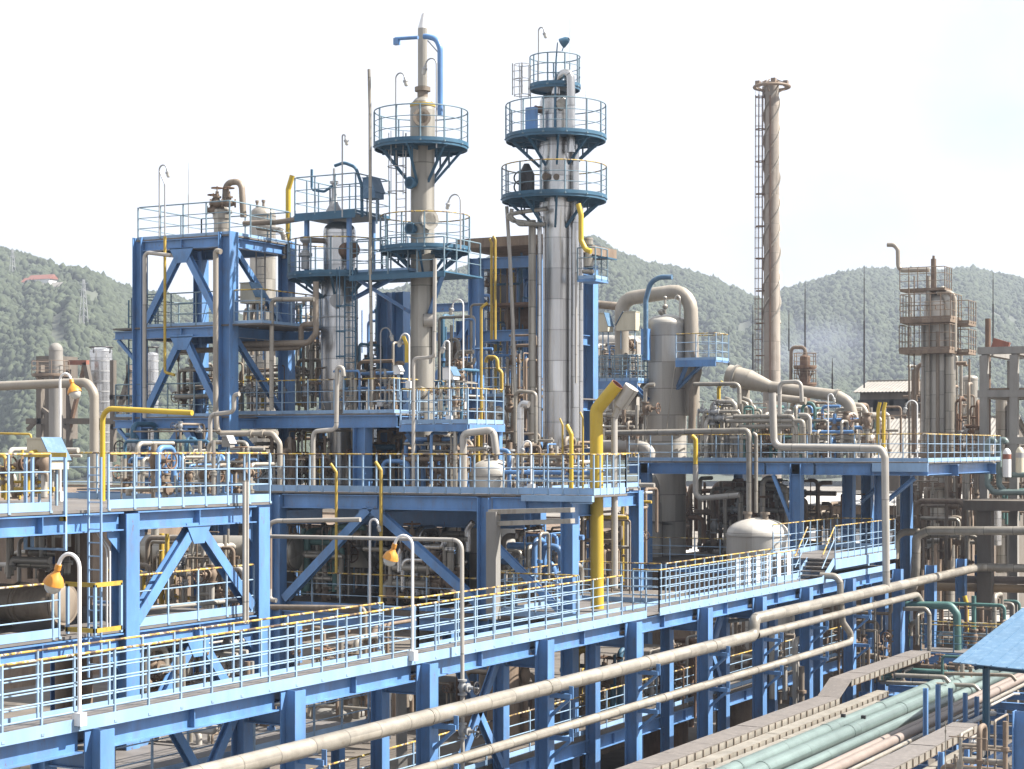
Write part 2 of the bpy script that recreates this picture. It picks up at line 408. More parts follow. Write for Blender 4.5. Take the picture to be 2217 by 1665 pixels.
def valve(p, par=None, mat='brown', scale=1.0, rot=(0, 0, 0), label=None, group=None):
    k = mat
    if k not in VALVES:
        VALVES[k] = make_valve(mat, {'brown': 'rust', 'grey': 'dark', 'teal_dark': 'teal_dark', 'clad': 'red'}.get(mat, mat))
        VALVES[k].hide_render = False; first = True; o = VALVES[k]
        VALVES[k+'_'] = [c.data for c in o.children]
        KC[k] = (o.data, [c.data for c in o.children])
        for c in list(o.children): bpy.data.objects.remove(c)
        bpy.data.objects.remove(o)
    d, cd = KC[k]
    o = bpy.data.objects.new('gate_valve' if par is None else 'valve', d); C.objects.link(o)
    o.scale = (scale,)*3; o.rotation_euler = rot
    if par is not None: o.parent = par; o.location = Vector(p)-Vector(WP[par.name])
    else: o.location = Vector(p); tag(o, label, 'valve', group)
    for m in cd:
        c = bpy.data.objects.new('handwheel', m); C.objects.link(c); c.parent = o
    WP[o.name] = tuple(p)
    return o
def manifold(label, px0, px1, py0, py1, Y, seed, nr=7, nh=3, mats=('beige_dark', 'brown', 'pipe'), rr=(.03, .09), nv=5, depth=2.0, vmat='brown', cat='pipework', name='pipe_manifold', vs=1.0, loops=2, group=None):
    rnd = random.Random(seed); nr = int(nr*1.75); nh = int(nh*1.5); nv = int(nv*1.25)
    c = PY((px0+px1)/2, py1, Y)
    t = thing(name, label, cat, c, group)
    spots = []
    for i in range(nh):
        py = py0+(py1-py0)*(.1+.75*rnd.random()); yy = Y+depth*rnd.random(); r = rnd.uniform(*rr)
        a = px0+(px1-px0)*rnd.random()*.3; b = px1-(px1-px0)*rnd.random()*.3
        pa, pb = PY(a, py, yy), PY(b, py, yy); pb.z = pa.z
        pts = [pa, pb]
        if rnd.random() < .6: pts = [pa+Vector((0, 0, -S((py1-py)*rnd.uniform(.3, .9), dist(pa))))]+pts
        if rnd.random() < .6: pts = pts+[pb+Vector((0, 0, rnd.choice((-1, -1, .35))*S((py1-py)*rnd.uniform(.3, .9), dist(pb))))]
        MB().tube(pts, r, 10).build('header', M[rnd.choice(mats)], t)
        spots.append((pa.lerp(pb, rnd.uniform(.2, .8)), r, (0, 0, 0)))
    for i in range(nr):
        px = px0+(px1-px0)*(i+.2+.6*rnd.random())/nr; yy = Y+depth*rnd.random(); r = rnd.uniform(*rr) if i % 5 else rnd.uniform(.014, .03)
        ya, yb = py1-(py1-py0)*.15*rnd.random(), py0+(py1-py0)*.6*rnd.random()**1.5
        pa, pb = PY(px, ya, yy), PY(px, yb, yy); pb.x, pb.y = pa.x, pa.y
        pts = [pa, pb]
        q = rnd.random()
        if q < .35: pts.append(pb+Vector((0, rnd.uniform(.5, 1.6), 0)))
        elif q < .7: pts.append(pb+Vector((rnd.choice((-1, 1))*rnd.uniform(.3, 1.3), 0, 0)))
        if q < .5 and rnd.random() < .5: pts.append(pts[-1]+Vector((0, 0, -(pb.z-pa.z)*rnd.uniform(.4, .95))))
        MB().tube(pts, r, 10).build('riser', M[rnd.choice(mats)], t)
        spots.append((pa.lerp(pb, rnd.uniform(.2, .8)), r, (0, PI/2, rnd.choice((0, 1, 2, 3))*PI/2)))
        if rnd.random() < .5:
            f = pa.lerp(pb, rnd.uniform(.1, .9))
            MB().lathe([(r*.9, -.05), (r*1.7, -.05), (r*1.7, .05), (r*.9, .05)], f, (0, 0, 1), n=10).build('flange', M[rnd.choice(mats)], t)
    rnd.shuffle(spots)
    for i in range(nv):
        p, r, rot = spots[i % len(spots)]
        p = p+Vector((0, 0, rnd.uniform(-.5, .5))) if rot[1] else p+Vector((rnd.uniform(-.6, .6), 0, 0))
        valve(p, t, vmat, vs*max(.55, min(1.6, r/.065)), rot)
    return t
def drum(label, p0, p1, r, mat='clad', name='drum', saddles=(.2, .8), sad_z=None, nozz=(), cat='vessel', hd=.35, flange=None, group=None):
    p0, p1 = Vector(p0), Vector(p1); L = (p1-p0).length; ax = (p1-p0).normalized()
    mid = (p0+p1)/2; t = thing(name, label, cat, (mid.x, mid.y, p0.z-r-.3), group)
    prof = [(0, -hd*r)]+[(r*math.cos(PI/2*(1-i/6)), -hd*r*math.sin(PI/2*(1-i/6))) for i in range(1, 7)]
    prof += [(r, L)]+[(r*math.cos(PI/2*i/6) if i < 6 else 0, L+hd*r*math.sin(PI/2*i/6)) for i in range(1, 7)]
    MB().lathe(prof, p0, ax, n=32).build('shell', M[mat], t)
    if flange is not None:
        for f in flange:
            MB().lathe([(r*.99, -.09), (r*1.13, -.09), (r*1.13, -.01), (r*1.02, -.01), (r*1.02, .01), (r*1.13, .01), (r*1.13, .09), (r*.99, .09)], p0+ax*(L*f), ax, n=28).build('flange', M['beige_dark'], t)
    for s in saddles:
        q = p0+ax*(L*s); z = sad_z if sad_z is not None else q.z-r-.3
        sd = ax.cross(Vector((0, 0, 1))).normalized()
        MB().bar(Vector((q.x, q.y, z)), Vector((q.x, q.y, q.z-r*.6)), r*1.5, .18, ax).build('saddle', M['concrete_dark'], t)
    for s, d, rn, ln in nozz:
        nozzle(t, p0+ax*(L*s)+Vector(d).normalized()*(r*.9), d, rn, ln, mat)
    return t
def lamp_post(label, foot, ztop, reach, yaw=PI, style='orange', r=.035, group=None, box=True, scale=1.0, mat='white', ext=0.0):
    """a pipe pole bent over at the top with a lamp hanging from its end; yaw = direction of the reach in the ground plane"""
    f = Vector(foot); e = Vector((math.cos(yaw), math.sin(yaw), 0)); R = reach/2
    t = thing('lamp_post', label, 'lamp', f, group)
    pts = [f, Vector((f.x, f.y, ztop-R))]
    for i in range(1, 10):
        a = PI*i/10*1.0
        pts.append(Vector((f.x, f.y, ztop-R))+e*(R-R*math.cos(a))+Vector((0, 0, R*math.sin(a))))
    end = pts[-1]+e*.02+Vector((0, 0, -.06*scale)); pts.append(end)
    MB().tube(pts, r, 10, fil=0).build('pole', M[mat], t)
    h = MB()
    if style == 'orange':
        ax = (e*.35+Vector((0, 0, -1))).normalized()
        k = scale
        o = MB().lathe([(0, -.02*k), (.07*k, -.02*k), (.075*k, .10*k), (.055*k, .12*k), (.10*k, .20*k), (.17*k, .27*k), (.215*k, .36*k), (.235*k, .44*k), (.22*k, .44*k), (.2*k, .36*k), (0, .3*k)], end, ax, n=20).build('lamp_shade', M['orange'], t)
        MB().lathe([(.19*k, .40*k), (.2*k, .46*k), (.17*k, .56*k), (.1*k, .63*k), (0, .65*k)], end, ax, n=18).build('globe', M['glass'], t)
    else:
        ax = (e*.25+Vector((0, 0, -1))).normalized(); k = scale
        MB().lathe([(0, 0), (.05*k, 0), (.06*k, .1*k), (.11*k, .13*k), (.11*k, .2*k), (.0, .2*k)], end, ax, n=12).build('lamp_head', M['grey'], t)
        MB().lathe([(.085*k, .2*k), (.085*k, .33*k), (.06*k, .38*k), (0, .4*k)], end, ax, n=12).build('globe', M['glass'], t)
    if box:
        MB().box(f.x-.1, f.x+.1, f.y-.09, f.y+.09, f.z, f.z+.24).build('junction_box', M['white'], t)
    return t
def rod(label, px, pyb, pyt, Y, r=.02, mat='grey', group=None, taper=True):
    b, t = PY(px, pyb, Y), PY(px, pyt, Y)
    m = b.lerp(t, .55)
    o = MB().tube([b, m], r, 8, fil=0).tube([m, b.lerp(t, .9)], r*.6, 6, fil=0).tube([b.lerp(t, .9), t], r*.35, 6, fil=0).build('lightning_rod', M[mat])
    return tag(o, label, 'lightning rod', group)
def vent(label, pts, r, mat='yellow', r_in=.8, cut=True, name='vent_pipe', group=None, inner='red', n=20):
    """an open vent pipe: the last stretch is hollow so the mouth can be looked into"""
    pts = MB().path(pts, r*1.4, 6)
    o = MB().tube(pts, r, n, fil=0, cap=False)
    d = (pts[-1]-pts[-2]).normalized()
    ob = o.build(name, M[mat]); tag(ob, label, 'vent pipe', group)
    q = pts[-1]
    MB().lathe([(r, 0), (r*.92, 0), (r*.92, -r*3), (0, -r*3)], q, d, n=n).build('mouth', M[inner], ob)
    return ob
# ================================================================ SETTING
g = MB().box(-1500, 1500, -60, 2200, -.5, 0).build('ground', mk('bare_ground', (.17, .15, .125), .95, 0, .25, (.08, .075, .06), .5, scale=.15, stretch=1), None, (0, 0, 0))
g['kind'] = 'structure'
g = MB().box(-75, 40, 10, 135, .002, .02).build('plant_pavement', M['concrete_dark'], None, (0, 0, 0)); g['kind'] = 'structure'

# ================================================================ FRAME A : near frame behind the walkway
XA = -27.85
fa = thing('steel_structure', 'near blue steel frame with wide pale-lit columns and two V braces close behind the walkway', 'steel frame', (XA-3, 33, 0))
for Y in (27.4, 33.2, 38.3):
    hcol(fa, XA, Y, 0, 12.5, .46, 'blue')
    hcol(fa, XA-6.5, Y, 0, 12.4, .4, 'blue')
d1 = deck_plate(fa, XA-7, XA+.12, 25.5, 38.75, 12.62)
railing(d1, [(XA+.1, 25.5, 12.62), (XA+.1, 30.6, 12.62)], 1.25, (.46, .86), 1.25, .2)
railing(d1, [(XA+.1, 32.5, 12.62), (XA+.1, 38.7, 12.62), (XA-1.5, 38.7, 12.62)], 1.25, (.46, .86), .95, .2)
railing(d1, [(XA-1.5, 38.65, 12.62), (XA-6.9, 38.65, 12.62)], 1.25, (.46, .86), 1.3, .16)
d2 = deck_plate(fa, XA-6.6, XA+.1, 25.5, 38.2, 9.86)
railing(d2, [(XA+.08, 25.5, 9.86), (XA+.08, 30.7, 9.86), (XA+.08, 30.9, 9.86)], 1.2, (.42, .82), 1.5, .2)
railing(d2, [(XA+.08, 33.5, 9.86), (XA+.08, 38.05, 9.86)], 1.2, (.42, .82), 1.15, .2)
for za, h in ((12.54, .42), (9.78, .36), (5.6, .36)):
    for Y0, Y1 in ((25.5, 27.15), (27.65, 32.95), (33.45, 38.05)):
        beam(fa, (XA, Y0, za-h/2), (XA, Y1, za-h/2), h, .34, stiff=1 if Y1-Y0 > 3 else 0)
        beam(fa, (XA-6.5, Y0, za-h/2), (XA-6.5, Y1, za-h/2), h, .24)
    for Y in (27.4, 33.2, 38.3):
        beam(fa, (XA-.25, Y, za-h/2-.01), (XA-6.28, Y, za-h/2-.01), h, .24)
for zt, zb in ((12.1, 10.0), (9.4, 6.9)):
    for a, b in (((XA, 35.65, zt), (XA, 33.5, zb)), ((XA, 35.85, zt), (XA, 38.0, zb))):
        brace(fa, a, b, .26, .24, 'blue', (1, 0, 0))
for Y in (27.4, 33.2, 38.3):
    for z in (12.3, 9.6):
        for sg in (-1, 1):
            if 27 < Y+sg*.3 < 38.4: MB().prism([(0, 0), (sg*.42, 0), (sg*.42, -.12), (0, -.5)] if sg > 0 else [(0, 0), (0, -.5), (sg*.42, -.12), (sg*.42, 0)], (XA+.012, Y+sg*.231, z-.2), (0, 1, 0), (0, 0, 1), (.02, 0, 0)).build('gusset', M['blue'], fa)
for z in (11.95, 9.22):
    MB().prism([(-.5, .25), (-.2, -.25), (.2, -.25), (.5, .25)][::-1], (XA+.12, 35.75, z), (0, 1, 0), (0, 0, 1), (.025, 0, 0)).build('gusset', M['blue'], fa)
# ladder and its safety hoops at the near end of the frame
ladder(fa, (XA+.35, 31.75, 8.9), (XA+.35, 31.75, 13.8), (1, 0, 0), .36, 'blue_pale')
cg = MB()
for z in (10.0, 11.0):
    for a, b in (((XA-.1, 31.3, z), (XA+.75, 31.3, z)), ((XA+.75, 31.3, z), (XA+.75, 32.2, z))): cg.bar(a, b, .02, .1)
for z in (12.45, 13.85):
    for a, b in (((XA-1.0, 31.0, z), (XA+.2, 31.0, z)), ((XA-1.0, 31.0, z), (XA-1.0, 32.0, z))): cg.bar(a, b, .02, .1)
cg.build('ladder_guard', M['yellow_old'], fa)
cg = MB()
for x, y, z0, z1 in ((XA-.98, 31.0, 11.75, 13.8), (XA-.8, 31.02, 11.75, 13.8), (XA+.15, 31.02, 11.75, 13.8), (XA+.73, 31.32, 9.9, 11.0), (XA+.73, 32.18, 9.9, 11.0), (XA-.05, 31.32, 9.9, 11.0)):
    cg.bar((x, y, z0), (x, y, z1), .06, .06)
cg.bar((XA-1, 31, 11.78), (XA+.2, 31, 11.78), .05, .05)
cg.build('ladder_post', M['blue_pale'], fa)
for k, dx in enumerate((0, .09)):
    MB().tube([(XA-1.2, 32.75, 12.15+dx), (XA-.5, 32.75, 12.15+dx), (XA-.16+dx, 32.75, 11.7), (XA-.16+dx, 32.75, 9.9)], .022, 7, fil=.3).build('conduit', M['white'], fa)

# ================================================================ WALKWAY with its columns
XW, ZW = -23.35, 8.85
wk = thing('elevated_walkway', 'long blue elevated walkway with white-lit railings on H columns crossing the lower half', 'walkway', (XW, 48, 0))
YS, YE = 20.5, 79.0
dk = deck_plate(wk, XW-1.1, XW, YS, YE, ZW)
Y1 = 50.6; Y2 = 53.4
up = (.30, .57, .84, 1.1)
railing(dk, [(XW, YS, ZW-.05), (XW, Y1, ZW-.05)], 1.36, up, 1.0, 0)
railing(dk, [(XW-1.12, YS, ZW-.05), (XW-1.12, 38.9, ZW-.05), ], 1.36, up, 1.0, 0)
railing(dk, [(XW-1.12, 40.6, ZW-.05), (XW-1.12, 49.8, ZW-.05), ], 1.36, up, 1.0, 0)
railing(dk, [(XW-1.12, 40.6, ZW-.05), (XW-2.3, 40.6, ZW-.05)], 1.36, up, 1.2, 0)
railing(dk, [(XW, Y2, ZW-.05), (XW, 66.6, ZW-.05)], 1.36, up, .85, 0)
railing(dk, [(XW-1.12, 56.5, ZW-.05), (XW-1.12, 66.6, ZW-.05)], 1.36, up, .85, 0)
# landing beside the yellow vent stack
ld = MB().box(XW-4.2, XW-1.12, 49.9, 56.4, ZW-.06, ZW-.004).build('landing', M['grating'], wk)
railing(ld, [(XW-1.15, 50.0, ZW-.05), (XW-4.1, 50.0, ZW-.05), (XW-4.1, 56.3, ZW-.05), (XW-1.2, 56.3, ZW-.05)], 1.36, up, .8, .2)
railing(ld, [(XW, Y2, ZW-.05), (XW-.9, Y2, ZW-.05)], 1.36, up, .5, 0)
for x, nm in ((XW+.02, 'toe_board'), (XW-1.13, 'toe_board')):
    for a, b in ((YS, Y1+1.8), (Y2, YE)) if x > XW else ((YS, 39), (40.6, YE)):
        MB().bar((x, a, ZW+.0), (x, b, ZW+.0), .02, .24, (0, 0, 1)).build(nm, M['blue_pale'], dk)
for x in (XW-.2, XW-.95):
    cols = [26.9, 33.2, 38.9, 45.2, 51.1, 56.8, 61.9, 66.9, 72.2, 78.9]
    for a, b in zip([YS]+cols, cols):
        beam(wk, (x, a+.2, ZW-.33), (x, b-.2, ZW-.33), .46, .3, 'blue', 1)
for i, Y in enumerate(cols):
    hcol(wk, XW+.16, Y, 0, ZW-.12, .40)
    hcol(wk, XW-1.2, Y, 0, ZW-.5, .34)
    beam(wk, (XW-.06, Y, ZW-.75), (XW-1.0, Y, ZW-.75), .3, .2)
    for z in (7.28, 6.12) if i < 9 else ():
        br = MB().bar((XW+.36, Y, z-.06), (XW+1.0, Y, z-.06), .16, .12).bar((XW+.36, Y, z-.62), (XW+.92, Y, z-.14), .12, .08)
        br.bar((XW+.98, Y, z-.12), (XW+.98, Y, z+.22), .12, .03)
        br.build('pipe_bracket', M['blue'], wk)
    if i in (1, 3, 6):
        brace(wk, (XW-1.1, Y-.2, 5.2), (XW-1.1, Y-2.6, 8.2), .2, .18, 'blue', (1, 0, 0))
        brace(wk, (XW-1.1, Y-2.8, 5.2), (XW-1.1, Y-.4, 8.2), .2, .18, 'blue', (1, 0, 0))
# short stair and raised far end of the walkway
ud = deck_plate(wk, XW-2.6, XW, 70.6, 79, ZW+.75)
railing(ud, [(XW, 70.8, ZW+.75), (XW, 79, ZW+.75)], 1.3, (.3, .57, .84), .8, .2)
railing(ud, [(XW-2.6, 70.8, ZW+.75), (XW-2.6, 79, ZW+.75), (XW-1, 79, ZW+.75)], 1.3, (.3, .57, .84), .9, .2)
for x in (XW, XW-1.1):
    MB().bar((x, 69.3, ZW-.02), (x, 70.7, ZW+.66), .04, .26).build('stair_stringer', M['blue_pale'], wk)
    MB().tube([(x, 69.2, ZW+.9), (x, 70.7, ZW+2.0)], .026, 8).build('handrail', M['top_rail'], wk)
    MB().tube([(x, 69.2, ZW+.45), (x, 70.7, ZW+1.5)], .02, 8).build('handrail', M['rail'], wk)
for k in range(4): MB().box(XW-1.08, XW-.02, 69.4+k*.33, 69.65+k*.33, ZW+.12+k*.15, ZW+.16+k*.15).build('stair_tread', M['grating'], wk)
MB().box(XW-.02, XW+.06, 70.7, 79, ZW+.33, ZW+.7).build('fascia', M['blue_pale'], wk)
MB().box(XW-1.05, XW-.98, 66.6, 70.6, ZW+.0, ZW+.24).build('fascia', M['blue_pale'], wk)
# pale blank boards hung on the railing in front of the domed tank
for k in range(6):
    p = PX(1598+k*22, 1212, XW-1.2)
    o = MB().bar((XW-1.2, p.y, ZW+.1), (XW-1.2, p.y, ZW+1.15), .02, .42, (0, 1, 0)).build('rail_board', M['white'])
    tag(o, 'blank white board hung on the walkway railing below the domed tank', 'board', 'white boards hung on the walkway railing')

# ================================================================ FACADE B : main process deck
YB, ZB = 51.1, 12.55
fb = thing('process_platform', 'broad blue main process platform with a V brace, carrying the tall columns', 'platform', (-33, 57, 0))
bcols = [-36.3, -28.3, -25.35]
for X in bcols:
    for Y in (YB, 57.2, 62.6) if X < -26 else (YB,):
        hcol(fb, X, Y, 0, ZB-.12, .42)
hcol(fb, -32.3, 57.2, 0, ZB-.6, .5); hcol(fb, -43.6, 57.2, 0, ZB-.2, .4); hcol(fb, -43.6, 62.6, 0, ZB-.2, .4)
d1 = MB().box(-45, -28.4, YB-.1, 63, ZB-.06, ZB).box(-28.398, -24.45, YB-.1, 53.4, ZB-.06, ZB).build('deck', M['grating'], fb)
railing(d1, [(-37.6, YB-.05, ZB), (-24.5, YB-.05, ZB), (-24.5, 53.4, ZB)], 1.25, (.42, .82), .52, .2)
railing(d1, [(-24.5, 53.4, ZB), (-28.4, 53.4, ZB), (-28.4, 63, ZB)], 1.25, (.42, .82), 1.1, .16)
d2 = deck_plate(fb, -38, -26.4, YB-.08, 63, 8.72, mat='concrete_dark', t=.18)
railing(d2, [(-36.2, YB+.25, 8.72), (-28.4, YB+.25, 8.72)], 1.12, (.4, .76), 1.2, .12, toe_mat='blue')
for X0, X1 in ((-45, -36.6), (-36.05, -28.55), (-28.05, -25.6)):
    beam(fb, (X0, YB, ZB-.32), (X1, YB, ZB-.32), .46, .26, stiff=1)
    beam(fb, (X0, 54.2, ZB-.95), (min(X1, -28.5), 54.2, ZB-.95), .56, .24) if X0 < -28.3 else None
    
    if X1 < -27: beam(fb, (X0, 57.2, ZB-.4), (X1, 57.2, ZB-.4), .5, .24); beam(fb, (X0, 62.6, ZB-.4), (X1, 62.6, ZB-.4), .5, .24)
    beam(fb, (X0, YB, 8.35), (X1, YB, 8.35), .42, .24)
for X in bcols+[-32.3]:
    beam(fb, (X, YB+.25, ZB-.42), (X, 62.8 if X < -26 else 53.3, ZB-.42), .5, .22)
beam(fb, (-25.2, YB-.2, ZB-.16), (-24.5, YB-.2, ZB-.16), .2, .1, 'blue_pale')
MB().box(-26.9, -24.45, YB-.28, YB-.12, ZB-.2, ZB-.02).build('edge_channel', M['blue_pale'], fb)
apx = PY(805, 1104, YB)
brace(fb, (apx.x-.1, YB, 12.0), (-36.0, YB, 8.95), .28, .26, 'blue', (0, 1, 0)); brace(fb, (apx.x+.1, YB, 12.0), (-28.6, YB, 9.1), .28, .26, 'blue', (0, 1, 0))
MB().bar((apx.x-.5, YB, 11.95), (apx.x+.5, YB, 11.95), .03, .36, (0, 0, 1)).build('gusset', M['blue'], fb)
brace(fb, (-27.9, YB, 10.9), (-25.6, YB, 8.9), .2, .2, 'blue', (0, 1, 0))

# ================================================================ TOWER T : open blue tower
XT0, XT1, YT0, YT1 = -44.1, -40.1, 53.4, 57.0
ft = thing('steel_tower', 'open blue steel tower of three braced storeys with thin railings and flanged vessel', 'steel tower', (-42.1, 55.2, 8.7))
for X, Y, s in ((XT0, YT0, .40), (XT1, YT0, .52), (XT0, YT1, .42), (XT1, YT1, .46)):
    hcol(ft, X, Y, 0, 21.72, s, 'blue')
for zt in (21.56, 18.35, 15.07):
    beam(ft, (XT0+.22, YT0, zt-.17), (XT1-.27, YT0, zt-.17), .36, .26, stiff=1)
    beam(ft, (XT0+.22, YT1, zt-.17), (XT1-.27, YT1, zt-.17), .36, .26)
    for X in (XT0, XT1): beam(ft, (X, YT0+.25, zt-.19), (X, YT1-.25, zt-.19), .36, .24)
    if zt < 21:
        beam(ft, (XT0-.22, YT0+.1, zt-.19), (XT0-1.25, YT0+.1, zt-.19), .3, .22); beam(ft, (XT0-.22, YT1, zt-.19), (XT0-1.25, YT1, zt-.19), .3, .22)
        brace(ft, (XT0-1.1, YT0+.1, zt-.36), (XT0-.22, YT0+.1, zt-1.2), .12, .12, 'blue', (0, 1, 0))
        beam(ft, (XT1+.25, YT1-.3, zt-.19), (XT1+1.6, YT1-.3, zt-.19), .3, .22)
ym = (XT0+XT1)/2
for zt, zb in ((21.1, 18.6), (17.95, 15.3), (14.7, 12.7)):
    brace(ft, (ym-.1, YT0, zt), (XT0+.3, YT0, zb), .24, .22, 'blue', (0, 1, 0)); brace(ft, (ym+.1, YT0, zt), (XT1-.35, YT0, zb), .24, .22, 'blue', (0, 1, 0))
    brace(ft, (XT1, YT0+.4, zt), (XT1, YT1-.3, zb), .2, .18, 'blue', (1, 0, 0))
for zt in (21.0, 17.85):
    MB().prism([(-.55, .25), (-.22, -.3), (.22, -.3), (.55, .25)], (ym, YT0-.13, zt), (1, 0, 0), (0, 0, 1), (0, .025, 0)).build('gusset', M['blue'], ft)
dt = deck_plate(ft, XT0-.1, XT1+.15, YT0-.1, YT1+.15, 21.63)
railing(dt, [(XT0-.05, YT1+.1, 21.63), (XT0-.05, YT0-.05, 21.63), (XT1+.1, YT0-.05, 21.63), (XT1+.1, YT1+.1, 21.63), (XT0-.05, YT1+.1, 21.63)], 1.2, (.42, .8), 1.15, .1, top='rail_dark', mat='rail_dark')
dt = deck_plate(ft, XT0-1.2, XT1+1.6, YT0-.1, YT1+.15, 18.42)
railing(dt, [(XT0+.1, YT0+.9, 18.42), (XT0-1.15, YT0+.9, 18.42), (XT0-1.15, YT1+.1, 18.42), (XT1+1.5, YT1+.1, 18.42)], 1.2, (.42, .8), 1.15, .1, top='rail_dark', mat='rail_dark')
railing(dt, [(XT1+.3, YT0-.05, 18.42), (XT1+1.5, YT0-.05, 18.42), (XT1+1.5, YT1, 18.42)], 1.2, (.42, .8), .9, .1)
railing(dt, [(XT0+.3, YT0+.0, 18.42), (XT1-.3, YT0+.0, 18.42)], 1.2, (.42, .8), 1.0, .1, top='rail_dark', mat='rail_dark')
dt = deck_plate(ft, XT0-1.2, XT1+.15, YT0-.1, YT1+.15, 15.14)
railing(dt, [(XT0-1.15, YT1+.1, 15.14), (XT1, YT1+.1, 15.14)], 1.2, (.42, .8), 1.0, .1, top='rail_dark', mat='rail_dark')
railing(dt, [(XT0-1.15, YT0, 15.14), (XT1-.3, YT0, 15.14)], 1.2, (.42, .8), 1.1, .1, top='rail_dark', mat='rail_dark')
ladder(ft, (XT0-.75, YT0+.5, 12.6), (XT0-.75, YT0+.5, 19.5), (1, 0, 0), .4, 'teal_blue')
ladder(ft, (XT0+3.1, YT1-.4, 15.1), (XT0+3.1, YT1-.4, 21.6), (1, 0, 0), .4, 'grey')
# flanged vessel standing through the top floor
p = PY(480, 500, 54.6)
v = thing('flanged_vessel', 'brown flanged vessel head with a gooseneck pipe on top of the open tower', 'vessel', (p.x, p.y, 21.63))
r = S(17, dist(p))
shell(v, p.x, p.y, [(r, 21.0), (r, zz(475, dist(p))), (r*1.15, zz(474, dist(p))), (r*1.15, zz(462, dist(p))), (r*1.35, zz(461, dist(p))), (r*1.35, zz(456, dist(p))), (r*.75, zz(450, dist(p))), (r*.6, zz(440, dist(p))), (0, zz(440, dist(p)))], 'clad')
D0 = dist(p)
MB().tube(yp(54.6, (487, 445), (489, 396), (523, 392), (527, 470)), S(7, D0), 14, fil=.3).build('gooseneck', M['beige_dark'], v)
for a, b in ((470, 440), (462, 455), (495, 440)): valve(PY(a, b, 54.3), v, 'brown', 1.2, (0, 0, .6))
# ================================================================ PLATFORM C
YC, ZC = 55.0, 15.22
fc = thing('steel_platform', 'blue upper platform wrapped around the stout silver column, on one thick post', 'platform', (-37.5, 57, ZB))
beam(fc, (-41.0, YC, ZC-.28), (-34.0, YC, ZC-.28), .44, .24); beam(fc, (-41.0, 60, ZC-.28), (-34.0, 60, ZC-.28), .44, .24)
for X in (-41, -38.4, -34): beam(fc, (X, YC+.15, ZC-.3), (X, 59.85, ZC-.3), .4, .22)
hcol(fc, -35.45, YC+.02, ZB, ZC-.5, .5); hcol(fc, -34.2, 59.9, ZB, ZC-.5, .4); hcol(fc, -40.6, 59.9, ZB, ZC-.5, .4)
dc = deck_plate(fc, -41.2, -34.0, YC-.1, 60.1, ZC)
railing(dc, [(-41.1, YC-.05, ZC), (-36.6, YC-.05, ZC)], 1.22, (.42, .8), 1.0, .12); railing(dc, [(-36.2, YC-.05, ZC), (-34.1, YC-.05, ZC), (-34.1, 60, ZC)], 1.22, (.42, .8), 1.0, .12)
# ================================================================ PLATFORM D in front of the beige column
pd = thing('steel_platform', 'small blue railed platform clasping the foot of the slim beige column', 'platform', (-32, 55, ZB))
XD0, XD1, YD0, YD1, ZD = -33.25, -30.6, 54.0, 56.5, 14.82
dd = deck_plate(pd, XD0, XD1, YD0, YD1, ZD)
railing(dd, [(XD0, YD1, ZD), (XD0, YD0, ZD), (XD1, YD0, ZD), (XD1, YD1, ZD)], 1.2, (.42, .8), .7, .14)
MB().box(XD0-.02, XD1+.02, YD0-.06, YD0-.01, ZD-.26, ZD-.02).build('fascia', M['blue'], pd)
MB().box(XD1+.02, XD1+.07, YD0, YD1, ZD-.26, ZD-.02).build('fascia', M['blue'], pd)
for X in (XD0+.2, XD1-.3):
    brace(pd, (X, YD0+.1, ZD-.3), (-33.6, YD1+.4, ZD-1.9), .16, .14)
hcol(pd, XD1-.15, YD1-.1, ZB, ZD-.08, .22)
# ================================================================ STRUCTURE S : big blue bay with brown roof
fs = thing('steel_tower', 'tall blue steel bay under a flat rusty brown roof behind the tall silver column', 'steel tower', (-36, 69, 8))
YS0 = 68.0; XL, XR = PY(1031, 600, YS0).x, PY(1165, 600, YS0).x
XM = PY(850, 600, YS0).x
for X in (XL, XR):
    for Y in (YS0, YS0+5): hcol(fs, X, Y, 0, 22.0, .5)
for px, s_ in ((834, .46), (868, .5)): hcol(fb, PY(px, 700, 58.9).x, 58.9, ZB, zz(622, 67), s_)
beam(fb, (PY(838, 700, 58.9).x+.2, 58.9, zz(750, 67)), (PY(866, 700, 58.9).x-.2, 58.9, zz(750, 67)), .3, .2)
hcol(fs, PY(965, 600, YS0).x, YS0+1.5, 0, 19.5, .46)
hcol(fs, PY(818, 600, YS0).x-1, YS0+5, 0, 20, .46)
for z, m in ((22.0, 'blue'), (18.95, 'blue'), (16.1, 'blue')):
    beam(fs, (XL+.26, YS0, z-.25), (XR-.26, YS0, z-.25), .46, .26, m)
    beam(fs, (XL+.26, YS0+5, z-.25), (XR-.26, YS0+5, z-.25), .46, .26, m)
    for X in (XL, XR): beam(fs, (X, YS0+.26, z-.26), (X, YS0+4.74, z-.26), .44, .24)
for z in (20.1, 18.85, 16.0): beam(fs, (PY(815, 600, YS0).x, YS0+1.5, z), (XL-.26, YS0+1.5, z), .36, .24)
brace(fs, (PY(870, 600, YS0).x+.3, YS0+1.4, 16.2), (XL-.4, YS0+1.4, 20.4), .26, .24, 'blue', (0, 1, 0))
brace(fs, (PY(815, 600, YS0).x, YS0+1.3, 18.2), (PY(868, 600, YS0).x, YS0+1.3, 20.6), .2, .2, 'blue', (0, 1, 0))
brace(fs, (XL+.4, YS0+3, 16.2), (XR-.4, YS0+3, 18.8), .22, .2, 'blue', (0, 1, 0))
brace(fs, (XL+.4, YS0+3.2, 13.2), (XR-.4, YS0+3.2, 16.0), .2, .2, 'blue', (0, 1, 0))
MB().box(XL-.5, XR+.7, YS0-.8, YS0+6.2, 22.35, 22.75).build('roof', M['brown'], fs)
